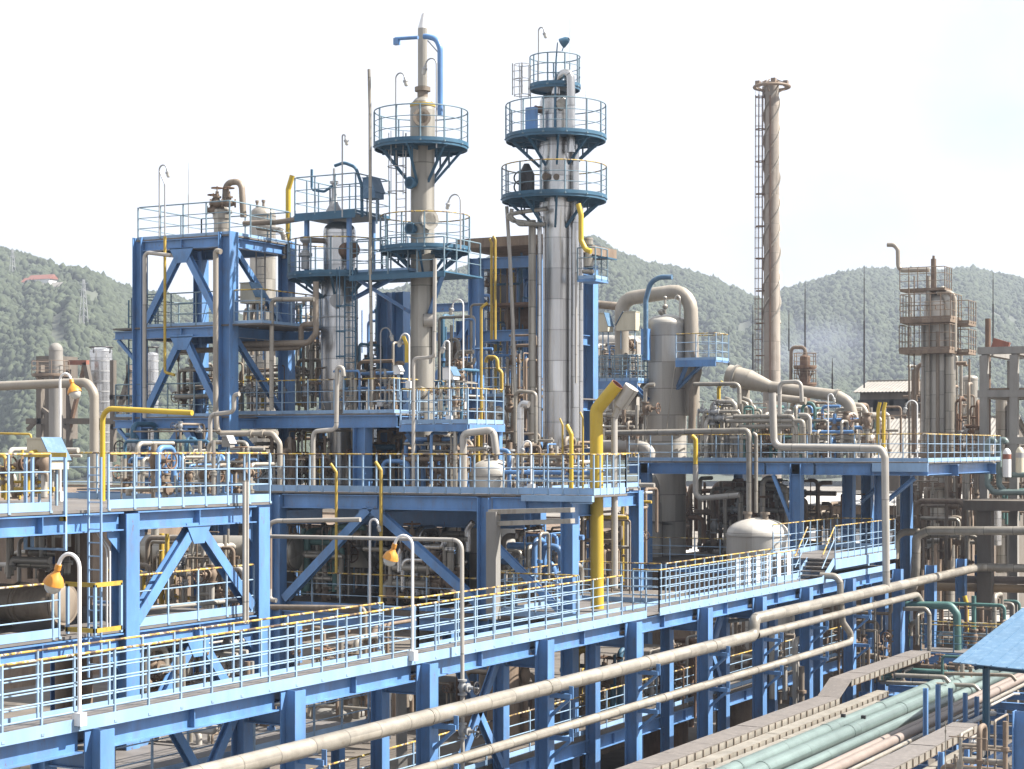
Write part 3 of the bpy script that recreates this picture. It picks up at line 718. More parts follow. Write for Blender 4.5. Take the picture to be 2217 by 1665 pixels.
MB().box(XL-2.4, XR-.3, YS0+5.3, YS0+5.4, 18.4, 22.3).build('dark_backing', M['dark'], fs)  # panel coloured dark and widened to stand for the shaded bay interior
MB().box(XL+.3, XR-.3, YS0+.3, YS0+4.6, 20.0, 20.1).build('floor_plate', M['rust'], fs)
d = deck_plate(fs, XL-4, XR+.3, YS0-.2, YS0+5.2, 16.15)
railing(d, [(XL+.3, YS0-.1, 16.15), (XR+.2, YS0-.1, 16.15)], 1.2, (.42, .8), 1.0, .12)
dr = drum('rusty brown horizontal drum slung inside the blue bay below its brown roof', (XL+.5, YS0+2.2, 19.6), (XR-.6, YS0+2.2, 19.6), .55, 'rust', sad_z=18.95)
# ================================================================ RIGHT DECK
YR, ZR = 78.0, 13.4
fr = thing('process_platform', 'far blue process platform on tall columns beyond the end of the walkway', 'platform', (-28, 83, 0))
XR0, XR1 = -35.6, -21.6
dr_ = deck_plate(fr, XR0, XR1, YR-.1, 91, ZR)
railing(dr_, [(XR0, YR-.05, ZR), (XR1, YR-.05, ZR), (XR1, 90.9, ZR)], 1.2, (.4, .78), 1.1, .16)
for X, Y in ((PY(1725, 1100, YR).x, YR), (PY(1838, 1100, YR+5).x, YR+5), (PY(1908, 1100, YR+1.5).x, YR+1.5), (-34.8, YR), (-34.8, 90), (-28, 90), (-26, 90)):
    hcol(fr, X, Y, 0, ZR-.1, .5)
for Xa, Xb in ((XR0, -29.0), (-28.9, -26.7), (-26.6, XR1)):
    beam(fr, (Xa, YR, ZR-.33), (Xb, YR, ZR-.33), .5, .26, stiff=1); beam(fr, (Xa, YR+5, ZR-.4), (Xb, YR+5, ZR-.4), .5, .26); beam(fr, (Xa, 90, ZR-.4), (Xb, 90, ZR-.4), .5, .26)
for X in (-34.8, -29.5, -26.3, -22): beam(fr, (X, YR+.15, ZR-.34), (X, 90.8, ZR-.34), .46, .24)
MB().box(-24.0, XR1+.04, YR-.2, YR-.12, ZR-.42, ZR-.05).build('fascia', M['blue_pale'], fr)
c1 = PY(1725, 1100, YR).x
brace(fr, (c1-.15, YR, ZR-2.9), (c1-1.1, YR, ZR-.6), .14, .14, 'blue', (0, 1, 0))
brace(fr, PY(1865, 1085, YR+4), PY(1908, 1048, YR+2), .16, .16); brace(fr, PY(1920, 1085, YR+1), PY(1980, 1035, YR+.2), .16, .16)
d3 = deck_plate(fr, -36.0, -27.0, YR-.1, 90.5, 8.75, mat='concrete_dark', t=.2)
railing(d3, [(-36.0, YR-.05, 8.75), (-27.4, YR-.05, 8.75), (-25.0, YR-.05, 8.75)], 1.15, (.4, .78), 1.2, .0)
beam(fr, (-36, YR-.1, 8.5), (-26.8, YR-.1, 8.5), .3, .2)
# ================================================================ COLUMNS
GRP_C = None
def manway(par, cx, cy, px, py, rpx, R, mat='grey', out=.12):
    """round manhole cover on the shell, facing the camera side at the pixel column"""
    D0 = dist((cx, cy)); off = (px-(CX+FPX*((cx*CS+cy*SN)/D0)))*D0/FPX
    a = math.asin(max(-.95, min(.95, off/R))); e = Vector((SN, -CS, 0))*math.cos(a)+Vector((CS, SN, 0))*math.sin(a)
    q = Vector((cx, cy, zz(py, D0)))+e*(R-.03); r = S(rpx, D0)
    b = MB().lathe([(r, -.02), (r, out), (r*1.12, out), (r*1.12, out+.05), (0, out+.05)], q, e, n=20)
    return b.build('manway', M[mat], par)
def side_pipe(par, cx, cy, px, R, r, py0, py1, mat='silver', name='side_pipe', toe=None, gap=.03):
    D0 = dist((cx, cy)); c0 = CX+FPX*((cx*CS+cy*SN)/D0); off = (px-c0)*D0/FPX
    rr = R+r+gap; a = math.asin(max(-.98, min(.98, off/rr))); e = Vector((SN, -CS, 0))*math.cos(a)+Vector((CS, SN, 0))*math.sin(a)
    e = e*max(rr, abs(off)); q = Vector((cx, cy, 0))+e
    a = Vector((q.x, q.y, zz(py0, D0))); b = Vector((q.x, q.y, zz(py1, D0)))
    return MB().tube([a, b], r, 14).build(name, M[mat], par), a, b
# ---- V1 stout silver column
P1 = PY(735, 970, 57.0); x1, y1 = P1.x, P1.y; D1 = dist(P1)
v1 = thing('process_column', 'stout silver column with a brown blind flange and a dark round hatch, second lowest of the columns', 'column', (x1, y1, ZB))
R1 = S(40, D1)
shell(v1, x1, y1, [(S(26, D1), ZB), (S(26, D1), zz(905, D1)), (R1, zz(862, D1)), (R1, zz(612, D1)), (S(35, D1), zz(596, D1)), (S(35, D1), zz(500, D1))]+[(r, z) for r, z in dome(S(35, D1), zz(500, D1), .35)], 'silver')
MB().lathe([(R1*1.0, 0), (R1*1.02, 0), (R1*1.02, .06), (R1, .06)], (x1, y1, zz(690, D1)), n=36).build('band', M['grey'], v1)
manway(v1, x1, y1, 733, 655, 13, R1, 'grey'); manway(v1, x1, y1, 752, 546, 17, S(35, D1), 'rust', .5)
ring_platform(v1, x1-.1, y1, zz(600, D1), S(108, D1), R1*.9, 2.2, 2.2+PI*1.62, 1.3, 12, (.45, .87), 6, .7, top='top_rail')
zq = zz(472, D1); hw = 1.32
pf = MB().box(x1-hw+.1, x1+hw+.1, y1-1.1, y1+1.2, zq-.05, zq).box(x1-hw+.1, x1+hw+.1, y1-1.14, y1-1.1, zq-.18, zq+.02).build('platform', M['teal_blue'], v1)
railing(pf, [(x1-hw+.1, y1+1.2, zq), (x1-hw+.1, y1-1.1, zq), (x1+hw+.1, y1-1.1, zq), (x1+hw+.1, y1+1.2, zq), (x1-hw+.1, y1+1.2, zq)], 1.42, (.48, .95), .8, .1, top='rail_dark', mat='rail_dark', toe_mat='teal_blue')
for dx, dy in ((-.9, -.8), (.95, -.8), (.95, .8), (-.9, .8)):
    MB().bar((x1+dx, y1+dy, zz(600, D1)), (x1+dx, y1+dy, zq-.05), .14, .14, (1, 0, 0)).build('platform_post', M['blue'], v1)
fx = MB().box(x1+.9, x1+3.6, y1-1.0, y1+.6, zz(600, D1)-.05, zz(600, D1)).box(x1+.9, x1+3.6, y1-1.05, y1-1.0, zz(600, D1)-.24, zz(600, D1)+.02).build('platform', M['teal_blue'], v1)
railing(fx, [(x1+1.4, y1-.98, zz(600, D1)), (x1+3.55, y1-.98, zz(600, D1)), (x1+3.55, y1+.6, zz(600, D1))], 1.2, (.42, .8), .8, .1, top='rail_dark', mat='rail_dark')
brace(v1, (x1+3.3, y1-.9, zz(604, D1)), (x1+.7, y1-.2, zz(650, D1)), .14, .12, 'blue')
ladder(v1, (x1+1.25, y1-1.2, zz(895, D1)), (x1+1.25, y1-1.2, zz(590, D1)), (1, 0, 0), .45, 'teal_blue', cage=True)
MB().lathe([(.26, 0), (.3, .15), (.3, .2), (.16, .45), (.10, .7), (.10, 1.2), (.16, 1.2), (.16, 1.28), (.05, 1.3), (.05, 1.75), (0, 1.75)], (x1+.1, y1-.5, zq), n=18).build('relief_valve', M['grey'], v1)
MB().tube([(x1-.75, y1-.7, zq+1.75), (x1-.75, y1-.7, zq+1.0), (x1-.2, y1-.7, zq+.9), (x1+.1, y1-.6, zq+1.1)], .05, 8).build('vent_loop', M['teal_blue'], v1)
MB().tube(yp(56.4, (784, 470), (783, 400), (770, 362), (745, 352), (725, 359)), .06, 10, fil=.4).build('davit', M['teal_blue'], v1)
MB().tube([(x1-.9, y1-.9, zz(545, D1)), (x1-.9, y1-.9, zz(585, D1))], .15, 12).lathe([(.1, 0), (.26, .05), (.26, .16), (.1, .2), (.08, .5), (.2, .62), (.2, .75), (0, .8)], (x1-.9, y1-.9, zz(560, D1)), n=14).build('control_valve', M['grey'], v1)
MB().tube([(x1-.9, y1-.9, zz(535, D1)), (x1-.9, y1-.9, zz(522, D1)), (x1-.4, y1-.3, zz(522, D1))], .1, 10).build('elbow', M['beige_dark'], v1)
# ---- V2 slim beige column
P2 = PY(915, 970, 57.0); x2, y2 = P2.x, P2.y; D2 = dist(P2)
v2 = thing('process_column', 'slim beige column ending in a thin white vent pipe with a slanted tip, tallest of all', 'column', (x2, y2, ZB))
R2 = S(26, D2)
shell(v2, x2, y2, [(R2*1.02, 0), (R2*1.02, zz(640, D2)), (R2, zz(636, D2)), (R2, zz(330, D2)), (R2*1.04, zz(322, D2)), (R2*1.04, zz(240, D2))]+dome(R2*1.04, zz(240, D2), S(32, D2)), 'column_beige')
nk = S(11.5, D2)
MB().lathe([(R2*1.06, 0), (R2*1.06, .12), (R2*1.0, .12)], (x2, y2, zz(232, D2)), n=30).build('collar', M['yellow_old'], v2)
MB().lathe([(nk, zz(214, D2)), (nk, zz(198, D2)), (nk*1.5, zz(198, D2)), (nk*1.5, zz(189, D2)), (nk, zz(189, D2))], (x2, y2, 0), n=20).build('neck_flange', M['beige_dark'], v2)
MB().tube([(x2, y2, zz(189, D2)), (x2, y2, zz(62, D2))], nk*.92, 18, cap=False).build('vent_pipe', M['column_beige'], v2)
zt = zz(62, D2); tip = []
for k in range(18):
    a = 2*PI*k/18; tip.append((math.cos(a), math.sin(a)))
r = nk*.93; e = Vector((CS, SN, 0)); f = Vector((-SN, CS, 0))
lo = [Vector((x2, y2, zt))+e*(r*c)+f*(r*s_) for c, s_ in tip]
hi = [Vector((x2, y2, zt))+e*(r*.55*c+r*.35)+f*(r*.6*s_)+Vector((0, 0, S(18, D2)+S(16, D2)*(1+c*.2))) for c, s_ in tip]
MB().add(lo+hi, [(k, (k+1) % 18, 18+(k+1) % 18, 18+k) for k in range(18)], None, True).build('vent_tip', M['white'], v2)
z_a = zz(318, D2)
ring_platform(v2, x2-S(4, D2), y2, z_a, S(103, D2), R2, 0, 2*PI, 1.25, 12, (.45, .85), 7, 1.25)
ring_platform(v2, x2+S(6, D2), y2, zz(543, D2), S(98, D2), R2, 0, 2*PI, 1.22, 12, (.42, .8), 8, .8, top='top_rail')
zq = zz(598, D2)
pf = MB().box(x2-2.2, x2+1.75, y2-1.4, y2+1.3, zq-.05, zq).box(x2-2.2, x2+1.75, y2-1.44, y2-1.4, zq-.2, zq).build('platform', M['teal_blue'], v2)
railing(pf, [(x2-2.2, y2-1.38, zq), (x2-.6, y2-1.38, zq)], 1.2, (.42, .8), .8, 0, top='rail_dark', mat='rail_dark'); railing(pf, [(x2+.6, y2-1.38, zq), (x2+1.7, y2-1.38, zq), (x2+1.7, y2+1.2, zq)], 1.2, (.42, .8), .8, 0, top='rail_dark', mat='rail_dark')
brace(v2, (x2+1.6, y2-1.3, zq-.1), (x2+.4, y2-.2, zq-1.4), .14, .12, 'blue'); brace(v2, (x2-2.0, y2-1.3, zq-.1), (x2-.4, y2-.2, zq-1.3), .14, .12, 'blue')
ladder(v2, (x2-R2-.2, y2-.45, zz(540, D2)), (x2-R2-.2, y2-.45, zz(290, D2)), (1, 0, 0), .4, 'grey', cage=True)
nozzle(v2, (x2+.1, y2-R2*.8, zz(262, D2)), (.5, -.6, 0), S(13, D2), .42, 'beige_dark', 'manway')
nozzle(v2, (x2+R2*.5, y2-R2*.6, zz(480, D2)), (.8, -.4, 0), S(15, D2), .4, 'column_beige', 'manway')
MB().tube([(x2+R2*.6, y2-R2*.9, zz(695, D2)), (x2+R2+.16, y2-R2*.5, zz(695, D2))], S(14, D2), 16).build('manway', M['white_pipe'], v2)
MB().tube([(x2+R2*.4, y2-R2*.9, zz(850, D2)), (x2+R2*.7, y2-R2*1.9, zz(850, D2))], S(13, D2), 16).build('manway', M['clad'], v2)
MB().tube(yp(56.2, (953, 250), (953, 105), (945, 84), (925, 79), (918, 79)), S(6, D2), 12, fil=.4).build('davit', M['blue'], v2)
MB().tube(yp(56.2, (905, 81), (856, 84)), S(4, D2), 10, fil=0).box(*[v for q in [PY(859, 90, 56.2)] for v in (q.x-.1, q.x+.1, q.y-.08, q.y+.08, q.z-.12, q.z+.12)]).build('davit_arm', M['blue'], v2)
MB().bar(PY(926, 88, 56.2), PY(950, 115, 56.2), .04, .04).build('davit_brace', M['grey'], v2)
for py in (400, 498):
    nozzle(v2, (x2-.1, y2-R2*.9, zz(py, D2)), (-.15, -1, 0), S(9, D2), .3, 'teal_blue')
side_pipe(v2, x2, y2, 941, R2, S(4.2, D2), 775, 560, 'white_pipe')
# ---- V3 tall silver column
P3 = PY(1206, 970, 62.0); x3, y3 = P3.x, P3.y; D3 = dist(P3)
v3 = thing('process_column', 'tall polished silver column with three round railed galleries stacked near its top', 'column', (x3, y3, ZB))
R3 = S(31, D3); R3b = S(38, D3)
shell(v3, x3, y3, [(R3, zz(972, D3)), (R3, zz(492, D3)), (R3b, zz(452, D3)), (R3b, zz(226, D3))]+dome(R3b, zz(226, D3), S(30, D3)), 'silver')
MB().lathe([(R3*1.25, ZB), (R3*1.25, ZB+.1), (R3*.97, zz(972, D3)), (R3*.97, zz(960, D3))], (x3, y3, 0), n=30).build('skirt', M['beige_dark'], v3)
ring_platform(v3, x3-S(7, D3), y3, zz(431, D3), S(115, D3), R3b, 0, 2*PI, 1.2, 14, (.42, .8), 9, 1.0, top='top_rail')
ring_platform(v3, x3-S(3, D3), y3, zz(301, D3), S(110, D3), R3b, 0, 2*PI, 1.25, 14, (.42, .82), 9, .95)
ring_platform(v3, x3-S(5, D3), y3, zz(190, D3), S(56, D3), .05, 0, 2*PI, 1.15, 9, (.4, .76), 0, .4, brackets=False)
for i, (px, w, a, b) in enumerate(((1244, 9, 950, 318), (1258, 5.5, 960, 440), (1151, 8, 955, 478), (1168, 5, 950, 470))):
    o, pa, pb = side_pipe(v3, x3, y3, px, R3, S(w, D3), a, b, 'silver' if i != 2 else 'clad', gap=.08)
MB().tube(yp(61.4, (1203, 205), (1204, 168), (1234, 152), (1236, 210), (1236, 330)), S(9.5, D3), 16, fil=.45).build('overhead_line', M['silver'], v3)
MB().tube(yp(61.2, (1097, 447), (1104, 560), (1110, 690), (1119, 950)), S(4, D3), 10, fil=0).build('drain_line', M['white_pipe'], v3)
MB().tube(yp(60.8, (1108, 452), (1106, 470), (1125, 486), (1178, 486)), S(4.5, D3), 10).build('branch_line', M['clad'], v3)
MB().tube(yp(60.8, (1185, 452), (1135, 458), (1095, 466), (1110, 478), (1160, 484)), S(4.5, D3), 10).build('branch_line', M['clad'], v3)
MB().tube(yp(60.6, (1252, 442), (1258, 465), (1258, 520), (1268, 540), (1280, 545)), S(5.5, D3), 14, fil=.2).build('relief_line', M['yellow'], v3)
ladder(v3, PY(1120, 205, 61.5), PY(1120, 205, 61.5)+Vector((0, 0, 1.2)), (1, 0, 0), .4, 'grey')
cgm = MB(); q = PY(1131, 140, 61.3)
for z in (0, -.55, -1.15): cgm.tube(arc_pts(q.x, q.y, .3, 0, 2*PI, q.z+z, 14), .016, 5, fil=0)
for a in (0, 1.2, 2.4, 3.6, 4.8): cgm.bar((q.x+.3*math.cos(a), q.y+.3*math.sin(a), q.z-1.2), (q.x+.3*math.cos(a), q.y+.3*math.sin(a), q.z), .025, .012)
cgm.build('cage', M['grey'], v3)
for dx in (-.2, .2): MB().bar((q.x+dx, q.y+.28, zz(300, D3)), (q.x+dx, q.y+.28, q.z), .03, .03).build('ladder_rail', M['grey'], v3)
MB().tube(yp(61.2, (1202, 275), (1202, 215), (1204, 130), (1207, 92)), .055, 10, fil=.1, r_end=.02).build('davit_mast', M['teal_blue'], v3)
MB().box(*[v for c in [PY(1152, 262, 60.9)] for v in (c.x-.22, c.x+.18, c.y-.12, c.y+.12, c.z-.5, c.z+.5)]).build('instrument_panel', M['blue'], v3)
for px, py, mt, rr in ((1163, 240, 'rust', 8), (1213, 234, 'clad', 11), (1186, 388, 'brown', 7), (1204, 390, 'brown', 6)):
    manway(v3, x3, y3, px, py, rr, R3b, mt, .2)
for py in (385, 405): MB().torus(PY(1127, py, 60.6), (.4, -.9, 0), .24, .03, 16, 6).build('handwheel', M['dark'], v3)
MB().lathe([(.2, 0), (.3, .2), (.3, .9), (.2, 1.1), (.1, 1.3), (0, 1.3)], PY(1140, 430, 61.0), n=16).build('control_valve', M['dark'], v3)
q = PY(1282, 606, 61.5)
sp = MB().box(q.x-.38, q.x+.38, q.y-.5, q.y+.6, q.z-.1, q.z).build('platform', M['blue'], v3)
railing(sp, [(q.x-.36, q.y-.48, q.z), (q.x+.36, q.y-.48, q.z), (q.x+.36, q.y+.55, q.z)], 1.15, (.4, .78), .6, .12, top='rail_dark', mat='rail_dark')
MB().bar(PY(1275, 556, 61.6), PY(1326, 560, 61.6), .8, .05, (0, 0, 1)).build('sunshade', M['teal_blue'], v3)
MB().lathe([(.1, 0), (.19, .05), (.19, .35), (.12, .4), (.12, .8), (.17, .85), (.17, 1.1), (0, 1.1)], PY(1274, 580, 61.2), n=14).build('relief_valve', M['clad'], v3)
MB().tube(yp(61.0, (1262, 588), (1285, 588)), .08, 10).build('branch_line', M['clad'], v3)
MB().tube(yp(61.0, (1247, 590), (1247, 830)), .045, 8).build('branch_line', M['white_pipe'], v3)
# ---- V4 broad vessel with the big swan-neck
P4 = PY(1443, 970, 84.0); x4, y4 = P4.x, P4.y; D4 = dist(P4)
v4 = thing('process_column', 'broad domed beige vessel under a thick swan-neck pipe with a small side gallery', 'column', (x4, y4, 8.75))
R4 = S(43, D4)
shell(v4, x4, y4, [(R4*.98, 8.75), (R4*.98, zz(1000, D4)), (R4, zz(996, D4)), (R4, zz(708, D4)), (R4*1.04, zz(706, D4)), (R4*1.04, zz(700, D4))]+dome(R4*1.03, zz(700, D4), S(19, D4)), 'pale_clad', n=44)
MB().tube(yp(84.0, (1346, 800), (1346, 648), (1400, 640), (1494, 626), (1497, 720), (1500, 900)), S(15.5, D4), 22, fil=S(42, D4)).build('swan_neck', M['beige'], v4)
MB().tube(yp(84.6, (1293, 659), (1346, 664)), S(9, D4), 14).build('stub_pipe', M['beige_dark'], v4)
MB().tube(yp(83.0, (1500, 760), (1513, 800), (1500, 850), (1497, 960)), S(8, D4), 14, fil=.6).build('down_pipe', M['beige_dark'], v4)
q = PY(1520, 782, 83.2); w = S(40, D4)/CS
p_ = MB().box(q.x-w, q.x+w, q.y-.8, q.y+.9, q.z-.08, q.z).box(q.x-w, q.x+w, q.y-.85, q.y-.8, q.z-.3, q.z+.02).build('platform', M['blue'], v4)
railing(p_, [(q.x-w, q.y-.78, q.z), (q.x+w, q.y-.78, q.z), (q.x+w, q.y+.85, q.z), (q.x-w, q.y+.85, q.z)], 1.3, (.45, .88), .85, .14)
for dx in (-.5, .3): brace(v4, (q.x+dx, q.y-.7, q.z-.2), (x4+R4*.8, y4-.5, q.z-1.3), .16, .14, 'blue')
pg = PY(1333, 826, 82.5); w2 = S(56, D4)/CS
p_ = MB().box(pg.x-w2, pg.x+w2, pg.y-.6, pg.y+1.0, pg.z-.1, pg.z).box(pg.x-w2, pg.x+w2, pg.y-.66, pg.y-.6, pg.z-.4, pg.z).build('platform', M['blue'], v4)
railing(p_, [(pg.x-w2, pg.y-.58, pg.z), (pg.x+w2, pg.y-.58, pg.z), (pg.x+w2, pg.y+.95, pg.z), (pg.x-w2, pg.y+.95, pg.z)], 1.25, (.25, .5, .75, 1.0), .4, .14, top='rail_dark', mat='rail_dark')
brace(v4, (pg.x+w2-.3, pg.y-.4, pg.z-.2), PY(1403, 868, 83.2), .22, .2, 'blue')
MB().tube(yp(82.6, (1398, 775), (1398, 650), (1408, 612), (1428, 600), (1455, 600)), S(5.5, D4), 12, fil=.8).build('davit', M['lightblue'], v4)
MB().bar(PY(1398, 780, 82.7), PY(1398, 712, 82.7), .36, .36, (1, 0, 0)).build('davit_post', M['blue'], v4)
MB().tube(yp(82.6, (1440, 680), (1440, 648)), .06, 8).sphere(PY(1440, 664, 82.6), .14).sphere(PY(1432, 676, 82.6), .16).sphere(PY(1440, 645, 82.6), .1).build('vent_valve', M['clad'], v4)
MB().tube(yp(83.6, (1472, 690), (1472, 645), (1466, 638), (1461, 648)), .05, 8).build('vent_loop', M['white_pipe'], v4)
MB().bar(PY(1443, 930, 83.0), PY(1466, 760, 83.0), .04, .04).build('shadow_bar', M['clad'], v4)  # bar laid over the shell to stand for a slanting cast shadow
# companion drum beside it, below the deck
q = PY(1408, 1210, 82.0); D = dist(q)
t = thing('small_column', 'squat domed vessel hugging the broad beige vessel just beneath the far platform', 'column', (q.x, q.y, 8.75))
shell(t, q.x, q.y, [(S(25, D), 8.75), (S(25, D), zz(1092, D)), (S(21, D), zz(1086, D)), (S(21, D), zz(1064, D))]+dome(S(21, D), zz(1064, D), S(40, D)), 'pale_clad')
# ---- far-off pair of yellow/grey side: vessel and beige elbows beside yellow vent
yv = vent('fat yellow vent stack bent over to an open mouth beside the walkway landing', yp(52.6, (1293, 1318), (1291, 888), (1337, 832)), S(14.5, 57.9), 'yellow')
gp = MB().tube(yp(52.9, (1331, 1275), (1330, 905)), S(7, 58.4), 14, fil=0).tube(yp(52.9, (1330, 905), (1340, 880), (1368, 838)), S(7, 58.4), 14, r_end=S(17, 58.4)).build('vent_pipe', M['white_pipe'])
tag(gp, 'pale vent riser flaring at the top, standing against the fat yellow stack', 'pipe')
# ---- tanks
def tank(name, label, px, Y, hpx, py_base, py_sh, py_top, mat='clad', z0=None, cat='tank', nz=2):
    p = PY(px, 970, Y); D = dist(p); r = S(hpx, D); z0 = zz(py_base, D) if z0 is None else z0
    t = thing(name, label, cat, (p.x, p.y, z0))
    shell(t, p.x, p.y, [(r, z0), (r, zz(py_sh, D)), (r*1.03, zz(py_sh, D)+.01), (r*1.03, zz(py_sh, D)+.08)]+dome(r*1.0, zz(py_sh, D)+.08, zz(py_top, D)-zz(py_sh, D)-.08), mat, n=40)
    for k in range(nz):
        nozzle(t, (p.x+r*.3*(1 if k % 2 else -1), p.y-.2, zz(py_top, D)-.2), (0, 0, 1), r*.1, .45, 'beige_dark')
    return t
t = tank('domed_tank', 'domed beige tank half hidden behind the main platform railing', 1066, 55.5, 50, 1066, 1030, 993, 'pale_clad', 8.75)
t = tank('domed_tank', 'wide domed tank in front of the far platform behind the white rail boards', 1641, 74, 68, 1216, 1160, 1121, 'pale_clad', 5.2)
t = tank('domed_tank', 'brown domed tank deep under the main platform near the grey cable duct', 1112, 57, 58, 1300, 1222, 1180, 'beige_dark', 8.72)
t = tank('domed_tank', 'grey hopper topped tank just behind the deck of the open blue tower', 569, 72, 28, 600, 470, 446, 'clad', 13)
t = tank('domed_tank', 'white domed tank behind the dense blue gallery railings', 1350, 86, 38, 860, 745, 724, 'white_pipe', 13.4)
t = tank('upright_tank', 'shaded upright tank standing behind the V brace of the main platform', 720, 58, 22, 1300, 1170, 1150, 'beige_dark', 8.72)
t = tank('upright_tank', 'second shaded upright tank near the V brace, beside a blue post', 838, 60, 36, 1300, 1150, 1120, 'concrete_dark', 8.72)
# ---- horizontal vessels under the decks
hx = drum('long beige heat exchanger shell lying behind the near frame V brace', PY(312, 1192, 42.5), PY(556, 1196, 42.5), .47, 'column_beige', 'heat_exchanger', (.15, .7), 9.86, ((.1, (0, 0, 1), .12, .4), (.5, (0, 0, 1), .1, .3), (.8, (0, 0, -1), .1, .3)), 'heat exchanger', .3, (.0, 1.0))
hx = drum('grey exchanger channel end with a bolted flange behind the lower main railing', PY(590, 1198, 52.6), PY(645, 1198, 52.6), .56, 'clad', 'heat_exchanger', (.5,), 8.72, (), 'heat exchanger', .25, (.75,))
hx = drum('ribbed brown duct lying on the lower floor near the ladder cage', PY(-60, 1300, 32.0), PY(140, 1308, 32.0), .42, 'beige_dark', 'ribbed_duct', (.3,), 9.86, (), 'duct', .15, (.55, .97))
hx = drum('beige reflux drum lying on the far platform by its outer end', PY(1800, 955, 82), PY(1888, 955, 82), S(17, 85), 'clad', 'reflux_drum', (.2, .8), ZR, ((.5, (0, 0, 1), .16, .5), (.15, (0, 0, 1), .1, .3)), 'vessel', .5, (.2,))
hx = drum('pale overhead drum lying behind the blue gallery on the far platform', PY(1300, 748, 88), PY(1392, 750, 88), .55, 'white_pipe', 'overhead_drum', (.2, .8), None, ((.5, (0, 0, 1), .1, .35),), 'vessel', .4)
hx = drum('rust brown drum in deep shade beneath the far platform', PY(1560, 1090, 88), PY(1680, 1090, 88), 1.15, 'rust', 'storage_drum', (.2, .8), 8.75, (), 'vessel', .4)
hx = drum('pump casing drum lying near the beige tank under the main platform', PY(880, 1215, 56), PY(960, 1215, 56), .45, 'clad', 'pump_drum', (.3, .7), 8.72, ((.5, (0, 0, 1), .12, .4),), 'vessel', .3, (.1, .9))
hx = drum('round ended brown exchanger peeping out past the yellow post on the deck', PY(1040, 905, 61), PY(1085, 905, 61), .4, 'clad', 'heat_exchanger', (.5,), ZB, ((.5, (0, 0, 1), .1, .3),), 'heat exchanger', .3, (.8,))
# ================================================================ BIG PIPES ALONG THE WALKWAY
XP = -22.62
t = pipe('pipe', 'fat dusty beige pipe running low along the walkway columns, largest of the long pipes', [(XP, 20, 7.56), (XP, PX(1632, 1380, XP).y, 7.56), (XP, PX(1632, 1380, XP).y+.02, 8.14), (XP, PX(1660, 1380, XP).y, 8.14), (XP, PX(2122, 1220, XP).y, 8.14), (XP+6, PX(2122, 1220, XP).y+.2, 8.14)], .2, 'pipe', n=20)
for Y in (38, 44.2, 50.7, 56): MB().lathe([(.2, -.03), (.215, -.03), (.215, .03), (.2, .03)], (XP, Y, 7.56), (0, 1, 0), n=20).build('weld_band', M['pipe'], t)
pipe('pipe', 'slimmer beige pipe continuing beyond the reducer of the fat walkway pipe', [(XP, PX(1632, 1380, XP).y+.25, 7.56), (XP, PX(1985, 1290, XP).y, 7.56), (XP+.1, PX(1990, 1290, XP).y, 7.2)], .14, 'pipe', n=16)
pipe('pipe', 'thin beige pipe joining the upper walkway pipe at its elbow', yp(62, (1385, 1368), (1560, 1347), (1622, 1340)), .07, 'pipe')
t = pipe('pipe', 'lower beige pipe parallel to the fat walkway pipe, rising to a gooseneck', [(XP, 20, 6.35), (XP, PX(1852, 1391, XP).y, 6.35), (XP-.1, PX(1836, 1350, XP).y-.4, 7.2), (XP-.1, PX(1828, 1345, XP).y-.2, 8.2), (XP-.1, PX(1828, 1345, XP).y-.2, 9.0), (XP-.9, PX(1828, 1345, XP).y-.2, 9.0)], .13, 'pipe', n=16)
for Y in (41, 52, 60): MB().lathe([(.13, -.03), (.145, -.03), (.145, .03), (.13, .03)], (XP, Y, 6.35), (0, 1, 0), n=16).build('weld_band', M['pipe'], t)
tp = pipe('pipe', 'thin pale pipe crossing before the main platform and dropping past the walkway', [PY(560, 1161, 40.4), PY(1000, 1169, 40.4), PY(1002, 1800, 40.4)], S(4.5, 46), 'white_pipe', fil=.25)
for py in (1488, 1582): valve(PY(1001, py, 40.35), None, 'grey', .9, (0, PI/2, 0), 'grey gate valve on the thin pale pipe that drops in front of the walkway', 'valves on the thin dropping pipe')
pipe('pipe', 'white pipe on the main platform edge column, bent in at both ends', yp(46, (598, 1300), (584, 1298), (583, 1133), (600, 1128), (780, 1125)), S(5, 56), 'white_pipe')
pipe('pipe', 'brown grey pipe crossing at floor level below the main platform V brace', [PY(575, 1314, 47), PY(790, 1316, 47), PY(790, 1420, 47)], S(5.5, 56), 'beige_dark')
# ================================================================ YELLOW PIPES AND VENTS
pipe('pipe', 'bright yellow bent pipe standing on the near frame deck with a long flat arm', yp(36.5, (222, 1085), (222, 884), (416, 894)), S(5.8, 47.5), 'yellow', fil=.3, n=16)
for i, (px, top, bot, lab) in enumerate(((728, 1004, 1240, 'slender yellow vent with bent tip in front of the main platform, nearer the near frame'), (825, 1000, 1330, 'slender yellow vent with bent tip in front of the main platform, beside an orange lamp'))):
    vent(lab, yp(50.75, (px, bot), (px, top+18), (px-12, top)), S(3.2 if i == 0 else 3.8, 59), 'yellow_old', inner='dark', n=10, group=None)
vent('tall yellow riser with slanted open top behind the open blue tower', yp(57.5, (624, 960), (624, 410), (633, 380)), S(6, 68), 'yellow', n=16)
vent('yellow vent pipe with slanted mouth standing before the foot of the tall silver column', yp(51.8, (1237, 1064), (1237, 940), (1227, 920)), S(4.6, 57), 'yellow', n=14)
vent('thin yellow vent with bent tip just beside the tall silver column foot', yp(51.9, (1218, 1064), (1218, 920), (1212, 906)), S(2.3, 57), 'yellow_old', inner='dark', n=8)
vent('thin yellow vent with bent tip between silver column and fat yellow stack', yp(52.0, (1262, 1064), (1262, 905), (1256, 892)), S(2.3, 57), 'yellow_old', inner='dark', n=8)
